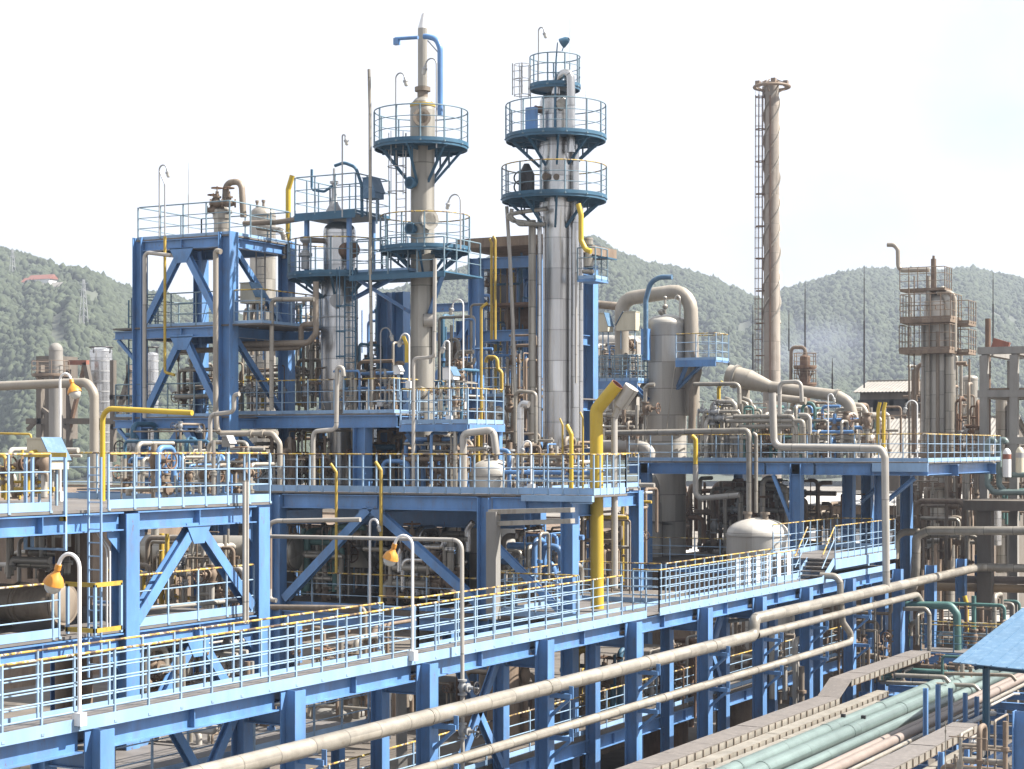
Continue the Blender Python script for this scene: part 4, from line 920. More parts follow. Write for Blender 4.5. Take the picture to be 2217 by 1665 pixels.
vent('thin yellow riser with bent top in front of the blue bay', yp(56, (1042, 980), (1042, 666), (1056, 655)), S(3.2, 64), 'yellow_old', inner='dark', n=8)
for px, dy in ((1064, 0), (1072, 6)): vent('tall thin yellow pipe pair rising past the brown roof of the blue bay', yp(66.5, (px, 735), (px, 525-dy), (px-4, 517-dy)), S(3, 76), 'yellow_old', inner='dark', n=8, group='yellow pipe pair at the blue bay')
pipe('pipe', 'short yellow crook shaped pipe on the floor of the blue bay', yp(66, (1052, 785), (1054, 773), (1076, 773), (1078, 800), (1086, 805), (1086, 850)), S(4, 75), 'yellow_old')
pipe('pipe', 'thin yellow line dropping from a grey rod down the open blue tower front', yp(52.9, (357, 512), (357, 806), (378, 812)), S(3.2, 66), 'yellow_old', n=10, fil=.1)
pipe('pipe', 'thin grey conduit with a bent head rising above the open blue tower', yp(52.9, (357, 512), (357, 398), (346, 372)), S(1.8, 66), 'grey', n=8)
for px in (1901, 1913): vent('yellow twin vent pipe with bent top at the far platform outer end', yp(80, (px, 985), (px, 888), (px+4, 871)), S(4, 81), 'yellow', inner='yellow_old', n=10, group='twin yellow vents on the far platform')
pipe('pipe', 'yellow pipe with an elbow set against the pale riser of the far platform', yp(77.6, (1506, 1005), (1506, 950), (1498, 944)), S(5, 84), 'yellow')
pipe('pipe', 'pale riser below the far platform turning along beneath it', yp(77.6, (1506, 1005), (1506, 1080), (1600, 1072)), S(6, 84), 'white_pipe')
for a, b in ((1530, 905), (1556, 840)): pipe('pipe', 'yellow pipe among the crowded piping of the far platform', yp(84, (a, 1000), (a, b), (a+8, b-14)), S(4, 90), 'yellow', group='yellow pipes on the far platform')
pipe('pipe', 'vertical yellow pipe beyond the pipe rack near the dark teal pipe', yp(88, (2093, 1395), (2093, 1308), (2088, 1290)), S(5, 84), 'yellow')
pipe('pipe', 'yellow handrail pipe bent over the cream instrument box', yp(34.5, (-20, 938), (67, 940), (67, 1052)), S(2.5, 44), 'yellow_old', n=8)
pipe('pipe', 'yellow post on the deck behind the domed tank standing before the round exchanger', yp(57, (1035, 1000), (1035, 906)), S(5, 64), 'yellow_old')
pipe('pipe', 'thin yellow gooseneck riser on the slim beige column platform', yp(55.5, (880, 785), (880, 745), (873, 728)), S(4, 65), 'yellow')
# ================================================================ PIPES AROUND TOWER AND COLUMNS
pipe('pipe', 'dull beige overhead pipe turning down by the near lamp', yp(40, (-80, 839), (188, 828), (204, 850), (204, 1060)), S(10, 52), 'beige', fil=.35, n=18)
pipe('pipe', 'pale vertical pipe close to the far corner post of the open blue tower', yp(52.8, (370, 553), (313, 546), (313, 905)), S(4.5, 66), 'white_pipe')
pipe('pipe', 'beige vertical pipe with a rounded top beside the thick corner post of the blue tower', yp(52.6, (478, 545), (467, 542), (467, 888), (470, 938), (600, 938)), S(6, 66), 'beige')
pipe('pipe', 'grey vertical line alongside the stout silver column, topped by a long arm', yp(54, (680, 648), (588, 648), (588, 888)), S(5, 66), 'pipe')
pipe('pipe', 'upper of two brown transfer pipes running from the blue tower to the silver column', yp(54.6, (684, 610), (684, 722), (668, 742), (510, 746)), S(6.5, 66), 'beige_dark', fil=.3)
pipe('pipe', 'lower of two brown transfer pipes with a square step up', yp(54.8, (684, 702), (652, 702), (652, 752), (380, 760)), S(6, 66), 'beige_dark', fil=.2)
pipe('pipe', 'long brown pipe slung from the flanged vessel to the stout column gallery', yp(56, (528, 484), (600, 481), (662, 472)), S(6, 67), 'beige_dark')
pipe('pipe', 'second brown pipe bending down behind the blue tower corner', yp(57, (558, 492), (612, 499), (616, 520), (616, 560)), S(6.5, 69), 'clad')
pipe('pipe', 'slender rigid mast of grey pipe standing tall between the two middle columns', yp(55.6, (806, 960), (802, 560), (801, 240), (799, 150)), S(3.6, 65), 'pipe', fil=0)
pipe('pipe', 'pale zigzag pipe in front of the blue tower foot', yp(51.6, (455, 1075), (455, 898), (506, 892), (507, 855), (518, 853)), S(5, 62), 'white_pipe')
pipe('pipe', 'pale zigzag pipe passing the stout silver column foot', yp(52.4, (678, 1060), (678, 934), (728, 930), (730, 795), (742, 795), (744, 815)), S(5, 61), 'white_pipe')
pipe('pipe', 'pale pipe stepping sideways across the slim beige column', yp(53.6, (895, 1062), (895, 776), (940, 773), (942, 560)), S(4, 62), 'white_pipe')
pipe('pipe', 'grey pipe elbow turning down onto the deck by the blue tower', yp(51.9, (480, 940), (590, 938), (606, 960), (606, 1060)), S(6, 62), 'beige', flanges=[(PY(545, 939, 51.9), (1, 0, 0)), (PY(570, 939, 51.9), (1, 0, 0))])
pipe('pipe', 'pale pipe looped over the domed tank on the main deck', yp(54, (1003, 1063), (1003, 938), (1068, 931), (1075, 985)), S(8, 62), 'white_pipe', fil=.22)
pipe('pipe', 'silver standpipe with rounded top near the tall silver column', yp(53, (1127, 985), (1127, 880), (1133, 873), (1145, 876)), S(7.5, 60), 'silver', fil=.2)
pipe('pipe', 'silver bent pipe in shade near the grey cable duct', yp(53, (1012, 1195), (1012, 1145), (1024, 1130)), S(7, 60), 'silver')
pipe('pipe', 'pale water line rising between silver column and blue bay', yp(58, (1160, 960), (1160, 850), (1116, 846), (1116, 960)), S(4, 66), 'pipe')
# cable duct in front of the main platform end
cd = thing('cable_duct', 'grey square cable duct rising in front of the main platform then turning along it', 'cable duct', PY(1070, 1330, 49.5))
a, b = PY(1068, 1340, 49.5), PY(1068, 1108, 49.5)
MB().bar(a, b, .34, .3, (0, 1, 0)).build('duct', M['concrete'], cd)
for k in (0, 1): MB().bar(PY(1062, 1108+k*26, 49.6), PY(1240, 1104+k*24, 49.6), .3, .14, (0, 0, 1)).build('tray', M['clad'], cd)
# ================================================================ FAR PLATFORM PIPES
pipe('pipe', 'long pale pipe in front of the broad vessel, turning down through the far platform', yp(76.5, (1312, 938), (1618, 932), (1622, 945), (1622, 1150)), S(6.2, 83), 'pipe', fil=.2)
pipe('pipe', 'thinner pale pipe dropping beside the long pale pipe of the far platform', yp(76.6, (1630, 938), (1637, 942), (1637, 1110)), S(4, 83), 'pipe')
pipe('pipe', 'long pale pipe stepping down to the far platform end and falling to the walkway', yp(75.2, (1672, 850), (1676, 968), (1908, 971), (1916, 990), (1919, 1275)), S(8, 78), 'white_pipe', fil=.4, n=18)
A0, A1, A2, A3 = yp(83, (1577, 811), (1622, 823), (1668, 838), (1812, 857))
tp = thing('transfer_pipe', 'thick beige transfer pipe with a reducer and flanges crossing above the far platform', 'pipe', A0)
MB().tube([A0, A1], S(22, 89), 22, fil=0).build('wide_end', M['beige'], tp)
MB().tube([A1, A2], S(22, 89), 22, fil=0, cap=False, r_end=S(12.5, 89)).build('reducer', M['beige'], tp)
MB().tube([A2, A3]+yp(83, (1838, 872), (1846, 905), (1846, 940)), S(12.5, 89), 20, fil=.5).build('slim_run', M['beige'], tp)
for q, r_ in ((A0.lerp(A1, .35), 22), (A3, 12.5)):
    MB().lathe([(S(r_, 89), -.07), (S(r_*1.18, 89), -.07), (S(r_*1.18, 89), .07), (S(r_, 89), .07)], q, (A1-A0), n=22).build('flange', M['clad'], tp)
pipe('pipe', 'second beige elbow tucked behind the transfer pipe end', yp(84, (1850, 878), (1868, 880), (1876, 900), (1876, 940)), S(7, 90), 'beige')
pipe('pipe', 'thick beige stub standing under the transfer pipe nose', yp(83.4, (1612, 900), (1612, 838)), S(11, 89), 'beige', fil=0)
pipe('pipe', 'square looped pale pipe over the middle of the far platform', yp(79, (1688, 1000), (1688, 828), (1734, 826), (1736, 870)), S(4.5, 84), 'white_pipe')
pipe('pipe', 'stubby horizontal beige pipe at the middle of the far platform', yp(79.4, (1676, 860), (1745, 868)), S(8, 85), 'beige')
pipe('pipe', 'pale square loop near the yellow vents of the far platform', yp(80, (1502, 832), (1600, 831), (1602, 900)), S(4.5, 86), 'pipe')
for k, (x0, y, x1) in enumerate(((1572, 912, 1738), (1588, 902, 1716), (1600, 924, 1722))):
    pipe('pipe', ('upper', 'middle', 'lower')[(1, 0, 2)[k]]+' of three beige pipes bending down side by side on the far platform', yp(78.6, (x0, y), (x1, y-1), (x1+2, y+12), (x1+3, 1000)), S(4.5, 85), 'pipe')
for k in range(7):
    x = 1572+k*8+(14 if k > 3 else 0)
    pipe('pipe', 'one of a row of lagged upright pipes with rounded tops on the far platform', yp(80.5+.2*k, (x, 1000), (x, 880-6*(k % 3)), (x-18, 874-6*(k % 3))), S(4, 87), 'pipe', 'row of lagged upright pipes')
pipe('pipe', 'green hooped pipe among the far platform valves', yp(80.2, (1737, 905), (1737, 882), (1748, 872), (1760, 874), (1764, 885), (1764, 915)), S(3.5, 86), 'teal_dark')
pipe('pipe', 'low horizontal lagged pipe with a big elbow at the foot of the broad vessel', yp(81, (1290, 966), (1385, 966), (1405, 975), (1410, 1010)), S(14, 88), 'white_pipe', fil=.7, n=18)
for k, (a, b, c, y0) in enumerate(((1745, 1760, 1215, 1080), (1770, 1782, 1220, 1040), (1800, 1800, 1218, 1090), (1540, 1556, 1205, 1075))):
    pipe('pipe', 'upright brown pipe in the shade under the far platform', yp(84+k*.5, (a-20, y0), (a, y0), (a, c)), S(4, 90), 'brown', 'brown uprights under the far platform')
# ================================================================ PIPES AT THE RIGHT
pipe('pipe', 'beige pipe turning out of a tall leg and running level past the old columns', yp(83.5, (1935, 1290), (1978, 1275), (1983, 1230), (1984, 1160), (2010, 1149), (2300, 1149)), S(9.5, 83), 'pipe', fil=.35, n=18)
pipe('pipe', 'beige hoop pipe behind the tall leg of the level pipe', yp(85, (1938, 1210), (1938, 1165), (1955, 1152), (1990, 1152)), S(8, 84), 'beige', fil=.5)
pipe('pipe', 'peach coloured level pipe behind the three short blue posts', yp(92, (1930, 1268), (2300, 1277)), S(9, 91), 'peach', fil=0, n=16)
pipe('pipe', 'pinkish level pipe just above the peach coloured pipe', yp(92.6, (1930, 1252), (2300, 1258)), S(8.5, 91), 'pink', fil=0, n=16)
pipe('pipe', 'pinkish level pipe low behind the dark teal elbow', yp(95, (1940, 1350), (2080, 1352)), S(8.5, 95), 'pink', fil=0, n=16)
pipe('pipe', 'dark teal pipe with a square elbow beyond the end of the rack', yp(80, (1960, 1310), (2058, 1311), (2072, 1330), (2074, 1460)), S(8.5, 79), 'teal_dark', fil=.3, n=18)
pipe('pipe', 'grey pipe with an elbow just below the dark teal pipe', yp(79, (1955, 1318), (2005, 1318), (2012, 1330), (2012, 1410)), S(5, 79), 'pipe', fil=.2)
for k, x in enumerate((2138, 2163)):
    pipe('pipe', 'green pipe of the tall hairpin pair beside the concrete frame', yp(93+k*.3, (x+16, 960), (x+13, 952), (x+2, 953), (x, 965), (x, 1050), (x+14, 1066), (2300, 1066)), S(6.5, 92), 'teal', 'green hairpin pipes', fil=.25)
pipe('pipe', 'green level pipe joining the hairpin pair', yp(93.4, (2168, 1028), (2300, 1028)), S(6, 92), 'teal')
# ================================================================ PIPE RACK
tz = 5.05
rk = thing('pipe_rack', 'low blue pipe rack with cross beams carrying the teal and beige pipes', 'pipe rack', (-18, 55, 0))
for Y in range(28, 80, 3):
    beam(rk, (-21.8, Y, 4.3), (-14.4, Y, 4.3), .28, .18)
    if Y % 6 == 4:
        for X in (-21.9, -18, -14.35): hcol(rk, X, Y, 0, 4.15 if X > -20 else 4.5, .34)
for X in (-21.9, -14.35): beam(rk, (X, 26, 4.0), (X, 79, 4.0), .3, .2)
beam(rk, (-14.2, 30, 3.3), (-14.2, 62, 3.3), .3, .24, 'blue_pale')
def cable_tray(label, X0, X1, Ya, Yb, z, h=.24, step=None, lid='tray'):
    t = thing('cable_tray', label, 'cable tray', ((X0+X1)/2, (Ya+Yb)/2, z-h))
    Y = Ya; k = 0; rnd = random.Random(int(X0*100))
    b = MB()
    while Y < Yb:
        L = 2.0
        z1 = z+rnd.uniform(-.008, .008)
        b.box(X0-.02, X1+.02, Y+.008, min(Y+L, Yb)-.008, z1-.03, z1)
        Y += L
    b.build('cover', M[lid], t)
    for X in (X0, X1): MB().box(X-.012, X+.012, Ya, Yb, z-h, z-.034).build('tray_side', M['clad'], t)
    r = MB(); Y = Ya+.3
    while Y < Yb:
        r.box(X1+.013, X1+.05, Y, Y+.05, z-h, z-.03); Y += .62
    r.build('clip', M['beige_dark'], t)
    MB().box(X0, X1, Ya, Yb, z-h-.03, z-h).build('tray_floor', M['brown'], t)
    return t
cable_tray('wide lidded cable tray along the rack edge by the walkway columns', -21.75, -20.95, 26, 64, tz)
cable_tray('raised end of the wide lidded cable tray, past its step', -21.75, -20.95, 65.4, 76, tz+.5)
o = MB().bar((-21.35, 64, tz-.02), (-21.35, 65.4, tz+.48), .82, .05).build('tray_ramp', M['tray']); tag(o, 'short sloping lid joining the wide cable tray to its raised end', 'tray lid')
cable_tray('narrow uncovered looking brown cable tray just below the wide lidded one', -20.75, -20.35, 26, 68, tz-.18, .2, lid='clad')
cable_tray('second narrow brown tray beside the large grey teal pipe', -20.2, -19.95, 26, 66, tz-.3, .2, lid='clad')
cable_tray('outer lidded cable tray of the rack with pale cover panels', -15.5, -14.75, 24, 59, tz+.15, .26)
cable_tray('middle uncovered tray tier hanging below the outer lidded tray', -14.72, -14.5, 26, 59, tz-.32, .14, lid='clad')
cable_tray('lowest tray tier hanging below the outer lidded tray', -14.72, -14.5, 26, 59, tz-.68, .14, lid='clad')
for k in range(9):
    Y = 33+k*2.9
    o = MB().ibeam((-14.38, Y, 2.6), (-14.38, Y, tz+.1 if k % 2 else tz-.12), .16, .16, (1, 0, 0)).build('support_post', M['blue']); tag(o, 'slim blue post against the outer cable trays of the rack', 'post', 'slim posts of the outer cable trays')
for nm, X, r, m, Ye in (('grey green rack pipe next to the trays, widest and palest', -19.5, .25, 'teal', 76), ('light teal rack pipe with weld bands, second from the cable trays', -18.8, .25, 'teal', 77), ('smaller teal rack pipe in the middle of the rack', -18.1, .17, 'teal', 78), ('slim beige rack pipe beside the smaller teal pipe', -17.6, .12, 'pink', 78), ('plump cream rack pipe beside the ladder-like gap', -17.2, .155, 'pink', 78), ('thin bare pipe squeezed between the two widest teal rack pipes', -19.15, .06, 'grey', 74), ('thin pale pipe beside the smaller teal rack pipe', -18.45, .06, 'pipe', 76), ('thin pale pipe next to the cream rack pipe', -16.85, .07, 'pipe', 76), ('thin beige pipe near the rack gap', -16.6, .05, 'white_pipe', 72), ('thin dark grey rack pipe across the gap', -16.1, .09, 'grey', 66)):
    z = 4.46+r
    t = pipe('rack_pipe', nm, [(X, 24, z), (X, Ye, z), (X+.02, Ye+.8, z-.1)], r, m, n=22, fil=0)
    for Y in (33, 41.5, 50, 58, 64):
        if r > .18: MB().lathe([(r, -.04), (r+.014, -.04), (r+.014, .04), (r, .04)], (X, Y+X*.3+6, z), (0, 1, 0), n=22).build('weld_band', M[m], t)
    if r > .18:
        for Y in (36, 48, 60): MB().box(X-.07, X+.07, Y-.06, Y+.06, z+r-.02, z+r+.1).build('lug', M['dark'], t)
for k, (px, pyt) in enumerate(((2004, 1490), (2031, 1482), (2058, 1490), (2090, 1500), (2115, 1508))):
    p = PX(px, 1560, -16.3)
    o = MB().ibeam((p.x, p.y, 3.6), (p.x, p.y, zz(pyt, dist(p))), .14, .14, (1, 0, 0)).build('support_post', M['blue']); tag(o, 'short blue post standing up in the pipe rack gap', 'post', 'short blue posts in the rack gap')
for k, (a, b, c, d, r, m) in enumerate(((1938, 1462, 2045, 1466, 5, 'pipe'), (1905, 1477, 2110, 1484, 4.5, 'pipe'), (2045, 1458, 2190, 1462, 4, 'beige_dark'))):
    pipe('pipe', ('uppermost', 'longest', 'brownest')[k]+' of the pipes crossing over the far end of the rack', yp(70+k, (a, b), (c, d), (c+10, d+12)), S(r, 70), m)
# blue cross platform beyond the rack
bp = thing('steel_platform', 'blue cross walkway with yellow top rail beyond the end of the pipe rack', 'walkway', (-17, 79, 0))
zb = zz(1412, 79.5)
d_ = deck_plate(bp, -22.3, -8, 79, 80.6, zb)
railing(d_, [(-22.2, 79.05, zb), (-8, 79.05, zb)], 1.15, (.36, .7), 1.4, 0, mat='teal_blue')
railing(d_, [(-22.2, 80.5, zb), (-8, 80.5, zb)], 1.15, (.36, .7), 1.4, 0, mat='teal_blue')
beam(bp, (-22.2, 79, zb-.28), (-8, 79, zb-.28), .46, .24)
for X in (-21, -16, -11): hcol(bp, X, 79.8, 0, zb-.06, .4)
for px, pt in ((1945, 1275), (2015, 1224), (2081, 1210), (2122, 1202)):
    p = PX(px, 1300, XW+.16)
    o = MB().ibeam((p.x, p.y, 0), (p.x, p.y, zz(pt, dist(p))), .46, .44, (1, 0, 0)).build('support_post', M['blue']); tag(o, 'tall blue post carrying the long beige pipe past the walkway end', 'post', 'blue posts carrying the long beige pipe')
# canopy at the lower right
cn = thing('canopy', 'light blue sloping sheet canopy above the outer side of the pipe rack', 'canopy', (-12, 60, 0))
cz = zz(1440, 60); A_ = W(2062, 1435, 60)
MB().prism([(0, 0), (7, -.35), (7, -.32), (0, .03)], A_, (1, 0, 0), (0, 0, 1), (0, 10, 1.0)).build('sheet', M['lightblue'], cn)
for k in range(14): MB().bar(A_+Vector((.25+k*.5, .02, .035-(.25+k*.5)*.05)), A_+Vector((.25+k*.5, 9.98, 1.035-(.25+k*.5)*.05)), .05, .03).build('sheet_rib', M['lightblue'], cn)
for Y in (.8, 8): 
    for X in (.9, 5): hcol(cn, A_.x+X, A_.y+Y, 0, A_.z+Y*.104-.12-X*.05, .2, 'teal_blue')
beam(cn, (A_.x+.6, A_.y+.8, A_.z-.15), (A_.x+6, A_.y+.8, A_.z-.42), .16, .12, 'teal_blue')
p = W(2212, 1650, 48); o = MB().ibeam((p.x, p.y, 0), (p.x, p.y, zz(1540, 48)), .4, .4, (1, 0, 0)).build('support_post', M['blue']); tag(o, 'deep blue post at the outer edge of the rack below the canopy', 'post')
# ================================================================ INSTRUMENT BOXES
def shelter(label, px0, px1, py0, py1, Y, flip=1, body='cream', side='lightblue', dep=.6):
    a, b = PY(px0, py1, Y), PY(px1, py0, Y); w = b.x-a.x; h = b.z-a.z
    t = thing('instrument_shelter', label, 'instrument box', (a.x+w/2, Y, a.z))
    pol = [(0, 0), (w, 0), (w, h*.3), (w*.62, h), (0, h)]
    if flip < 0: pol = [(w-x, y) for x, y in pol][::-1]
    MB().prism(pol, (a.x, Y, a.z), (1, 0, 0), (0, 0, 1), (0, dep, 0)).build('box', M[body], t)
    p0, p1 = (Vector((a.x+w*1.02, Y+dep/2, a.z+h*.27)), Vector((a.x+w*.6, Y+dep/2, a.z+h*1.03))) if flip > 0 else (Vector((a.x-w*.02, Y+dep/2, a.z+h*.27)), Vector((a.x+w*.4, Y+dep/2, a.z+h*1.03)))
    o_ = Vector((.02*flip, 0, .015))
    MB().bar(p0+o_, p1+o_, dep+.1, .02, (flip, 0, .6)).build('hood', M[side], t)
    x0, x1 = (a.x-.02, a.x+w*.63) if flip > 0 else (a.x+w*.37, a.x+w+.02)
    MB().box(x0, x1, Y-.04, Y+dep+.03, b.z+.002, b.z+.03).build('lid', M['cream' if body == 'cream' else side], t)
    for dx in (.12, w-.12): MB().bar((a.x+dx, Y+dep/2, a.z-.9), (a.x+dx, Y+dep/2, a.z), .05, .05, (0, 1, 0)).build('stand', M['rail'], t)
    return t
shelter('cream instrument box with a blue sloping hood on the near frame deck', 58, 112, 950, 1016, 33.6, 1)
shelter('cream instrument box with blue hood inside the open blue tower', 520, 553, 612, 657, 54.2, 1)
shelter('cream instrument box with a blue flank beside the light blue davit', 1334, 1374, 675, 716, 82.4, -1)
shelter('tilted cream and blue instrument box next to the broad vessel swan-neck', 1295, 1316, 678, 718, 82.8, 1)
shelter('bright blue hopper shaped instrument box on the stout column gallery', 785, 812, 384, 430, 56.3, 1, 'lightblue', 'lightblue')
shelter('white instrument cabinet on the beige column platform', 958, 982, 795, 822, 55, 1, 'white', 'lightblue', .4)
shelter('grey switch box at the handrail of the near frame deck', 480, 498, 945, 968, 38.3, 1, 'concrete', 'grey', .2)
shelter('small white switch box on the blue post behind the beige column', 852, 867, 792, 810, 56, 1, 'white', 'grey', .2)
shelter('beige motor cabinet in the shade beneath the main platform V brace', 752, 796, 1190, 1228, 54, 1, 'clad', 'clad', .5)
shelter('beige control cabinet in the shade under the near frame lower deck', 105, 125, 1152, 1185, 36, -1, 'column_beige', 'beige', .5)
# dark storage tank under the near deck
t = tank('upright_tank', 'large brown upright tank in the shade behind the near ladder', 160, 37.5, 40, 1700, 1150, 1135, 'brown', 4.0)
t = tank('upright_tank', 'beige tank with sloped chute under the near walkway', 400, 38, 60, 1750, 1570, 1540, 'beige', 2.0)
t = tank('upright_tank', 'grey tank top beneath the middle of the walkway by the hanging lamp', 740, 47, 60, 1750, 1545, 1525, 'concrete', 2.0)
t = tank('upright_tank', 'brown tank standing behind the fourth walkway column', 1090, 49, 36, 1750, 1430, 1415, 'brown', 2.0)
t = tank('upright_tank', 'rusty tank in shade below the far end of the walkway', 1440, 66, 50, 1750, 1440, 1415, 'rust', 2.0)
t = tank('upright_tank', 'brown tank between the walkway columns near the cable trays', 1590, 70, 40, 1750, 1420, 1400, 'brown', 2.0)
for k, dx in enumerate((0, 7)):
    pipe('pipe', 'pale conduit pipe running down in front of the near frame end column', [PX(529+dx, 1040, XA+.35), PX(529+dx, 1350, XA+.35)], .035 if k else .05, 'white_pipe', 'conduits at the near frame end column')
pipe('pipe', 'pale bent pipe lying along the lower deck edge of the near frame', [PX(300, 1318, XA-.6), PX(540, 1298, XA-.6)], .06, 'white_pipe')
t = drum('white wrapped vessel end below the nearest stretch of the walkway', PX(10, 1625, XA), PX(90, 1618, XA), .55, 'white_pipe', 'wrapped_drum', (.5,), 5.2, (), 'vessel', .6)
pipe('pipe', 'square grey duct like pipe turning down beneath the walkway near the hanging lamp', [PX(820, 1475, XW-2), PX(868, 1478, XW-2), PX(872, 1800, XW-2)], .17, 'concrete', n=4, fil=.05)
# ================================================================ LAMPS
lamp_post('white gooseneck lamp with worn orange shade over the near deck, by the overhead beige pipe', PY(130, 1085, 34.5), zz(809, dist(PY(130, 1085, 34.5))), .34, 0, 'orange', .03, scale=.75)
f = PX(172, 1548, XW+.08); lamp_post('white gooseneck lamp with big orange shade in front of the brown tank, nearest of all', (f.x, f.y, ZW), zz(1200, dist(f)), .50, PI, 'orange', .036, scale=.86)
f = PX(893, 1408, XW+.08); lamp_post('white gooseneck lamp with orange shade midway along the walkway rail', (f.x, f.y, ZW), zz(1160, dist(f)), .50, PI, 'orange', .036, scale=.86)
lamp_post('slim grey gooseneck lamp standing before the V brace of the main platform', PY(801, 1330, 50.6), zz(1124, dist(PY(801, 1330, 50.6))), .3, 0, 'plain', .04, scale=.7, box=False)
lamp_post('orange shaded lamp hanging beneath the walkway near the cable duct', PX(845, 1600, XW-1.6), zz(1440, dX(845, XW-1.6)), .3, PI, 'orange', .02, scale=.7, box=False)
for lab, px, pb, pt, Y, reach, yaw, sc in (
    ('grey hooded lamp on a thin bent pole above the open blue tower', 345, 512, 358, 53.2, .34, 0, .8),
    ('grey hooded lamp on a bent pole above the stout column gallery', 741, 470, 292, 55.7, .12, 0, .8),
    ('grey lamp on a bent pole rising from the upper gallery of the beige column', 857, 320, 159, 56, .36, 0, .85),
    ('grey caged lamp curling before the thin vent of the beige column', 945, 320, 125, 56, .44, PI, .9),
    ('grey lamp on a bent pole beside the middle gallery of the beige column', 997, 540, 420, 56, .46, PI, .8),
    ('grey lamp with tall bent pole on top of the tall silver column', 1166, 190, 60, 61.2, .22, 0, .8),
    ('white gooseneck lamp behind the slim beige column', 1003, 885, 648, 57.5, .44, PI, .9),
    ('white gooseneck lamp beside the beige column and twin yellow pipes', 886, 840, 722, 55.5, .34, PI, .8),
    ('pale gooseneck lamp close to a blue post behind the beige column', 824, 880, 710, 56.5, .42, 0, .8),
    ('white gooseneck lamp on the main deck before the tall silver column', 1150, 1064, 955, 52.2, .28, PI, .8),
    ('white gooseneck lamp at the far platform outer end', 1986, 1002, 867, 78.6, .48, PI, .85),
    ('white gooseneck lamp amid the far platform pipes', 1793, 1002, 853, 78.6, .22, 0, .7),
    ('thin white hooked lamp post beside the slim column platform', 973, 915, 738, 54.2, .2, PI, .8)):
    f = PY(px, pb, Y); lamp_post(lab, f, zz(pt, dist(f)), reach, yaw, 'plain', .028, None, pb > 800, sc, 'white' if 'white' in lab else 'grey')
def floodlight(label, p, yaw=0, mat='teal_blue'):
    t = thing('floodlight', label, 'floodlight', p); e = Vector((math.cos(yaw), math.sin(yaw), -.5)).normalized()
    MB().lathe([(.06, -.2), (.13, -.12), (.2, .12), (.0, .12)], p, e, n=14).build('housing', M[mat], t)
    MB().lathe([(.17, .125), (0, .13)], p, e, n=14).build('lens', M['glass'], t)
    MB().bar(Vector(p)+Vector((-.1, 0, -.35)), Vector(p)+Vector((0, 0, -.1)), .03, .03).build('bracket', M[mat], t)
    return t
floodlight('small tilted floodlight at the very top of the tall silver column', PY(1222, 90, 61.2), PI)

# ================================================================ LIGHTNING RODS
for lab, px, b, t_, Y, r in (('hair thin rod above the open blue tower', 408, 505, 352, 55, .02), ('thin needle rod atop the tall silver column', 1234, 300, 40, 62, .018), ('thin slanted antenna rod by the top gallery', 1268, 300, 195, 62, .015),
    ('dark mast beyond the far platform, nearest the broad vessel', 1578, 815, 708, 120, .05), ('dark mast just before the concrete stack', 1630, 800, 660, 120, .06), ('dark mast above the small dark column', 1743, 760, 610, 130, .06), ('dark short mast between the small dark column and the sheds', 1802, 850, 775, 125, .06),
    ('thin mast near the old brown column', 1871, 840, 575, 125, .06), ('thin mast behind the concrete frame', 2150, 740, 590, 120, .05), ('bent dark mast at the concrete stack foot', 1708, 760, 672, 125, .05)):
    rod(lab, px, b, t_, Y, r, 'dark' if 'dark' in lab or 'mast' in lab else 'grey')
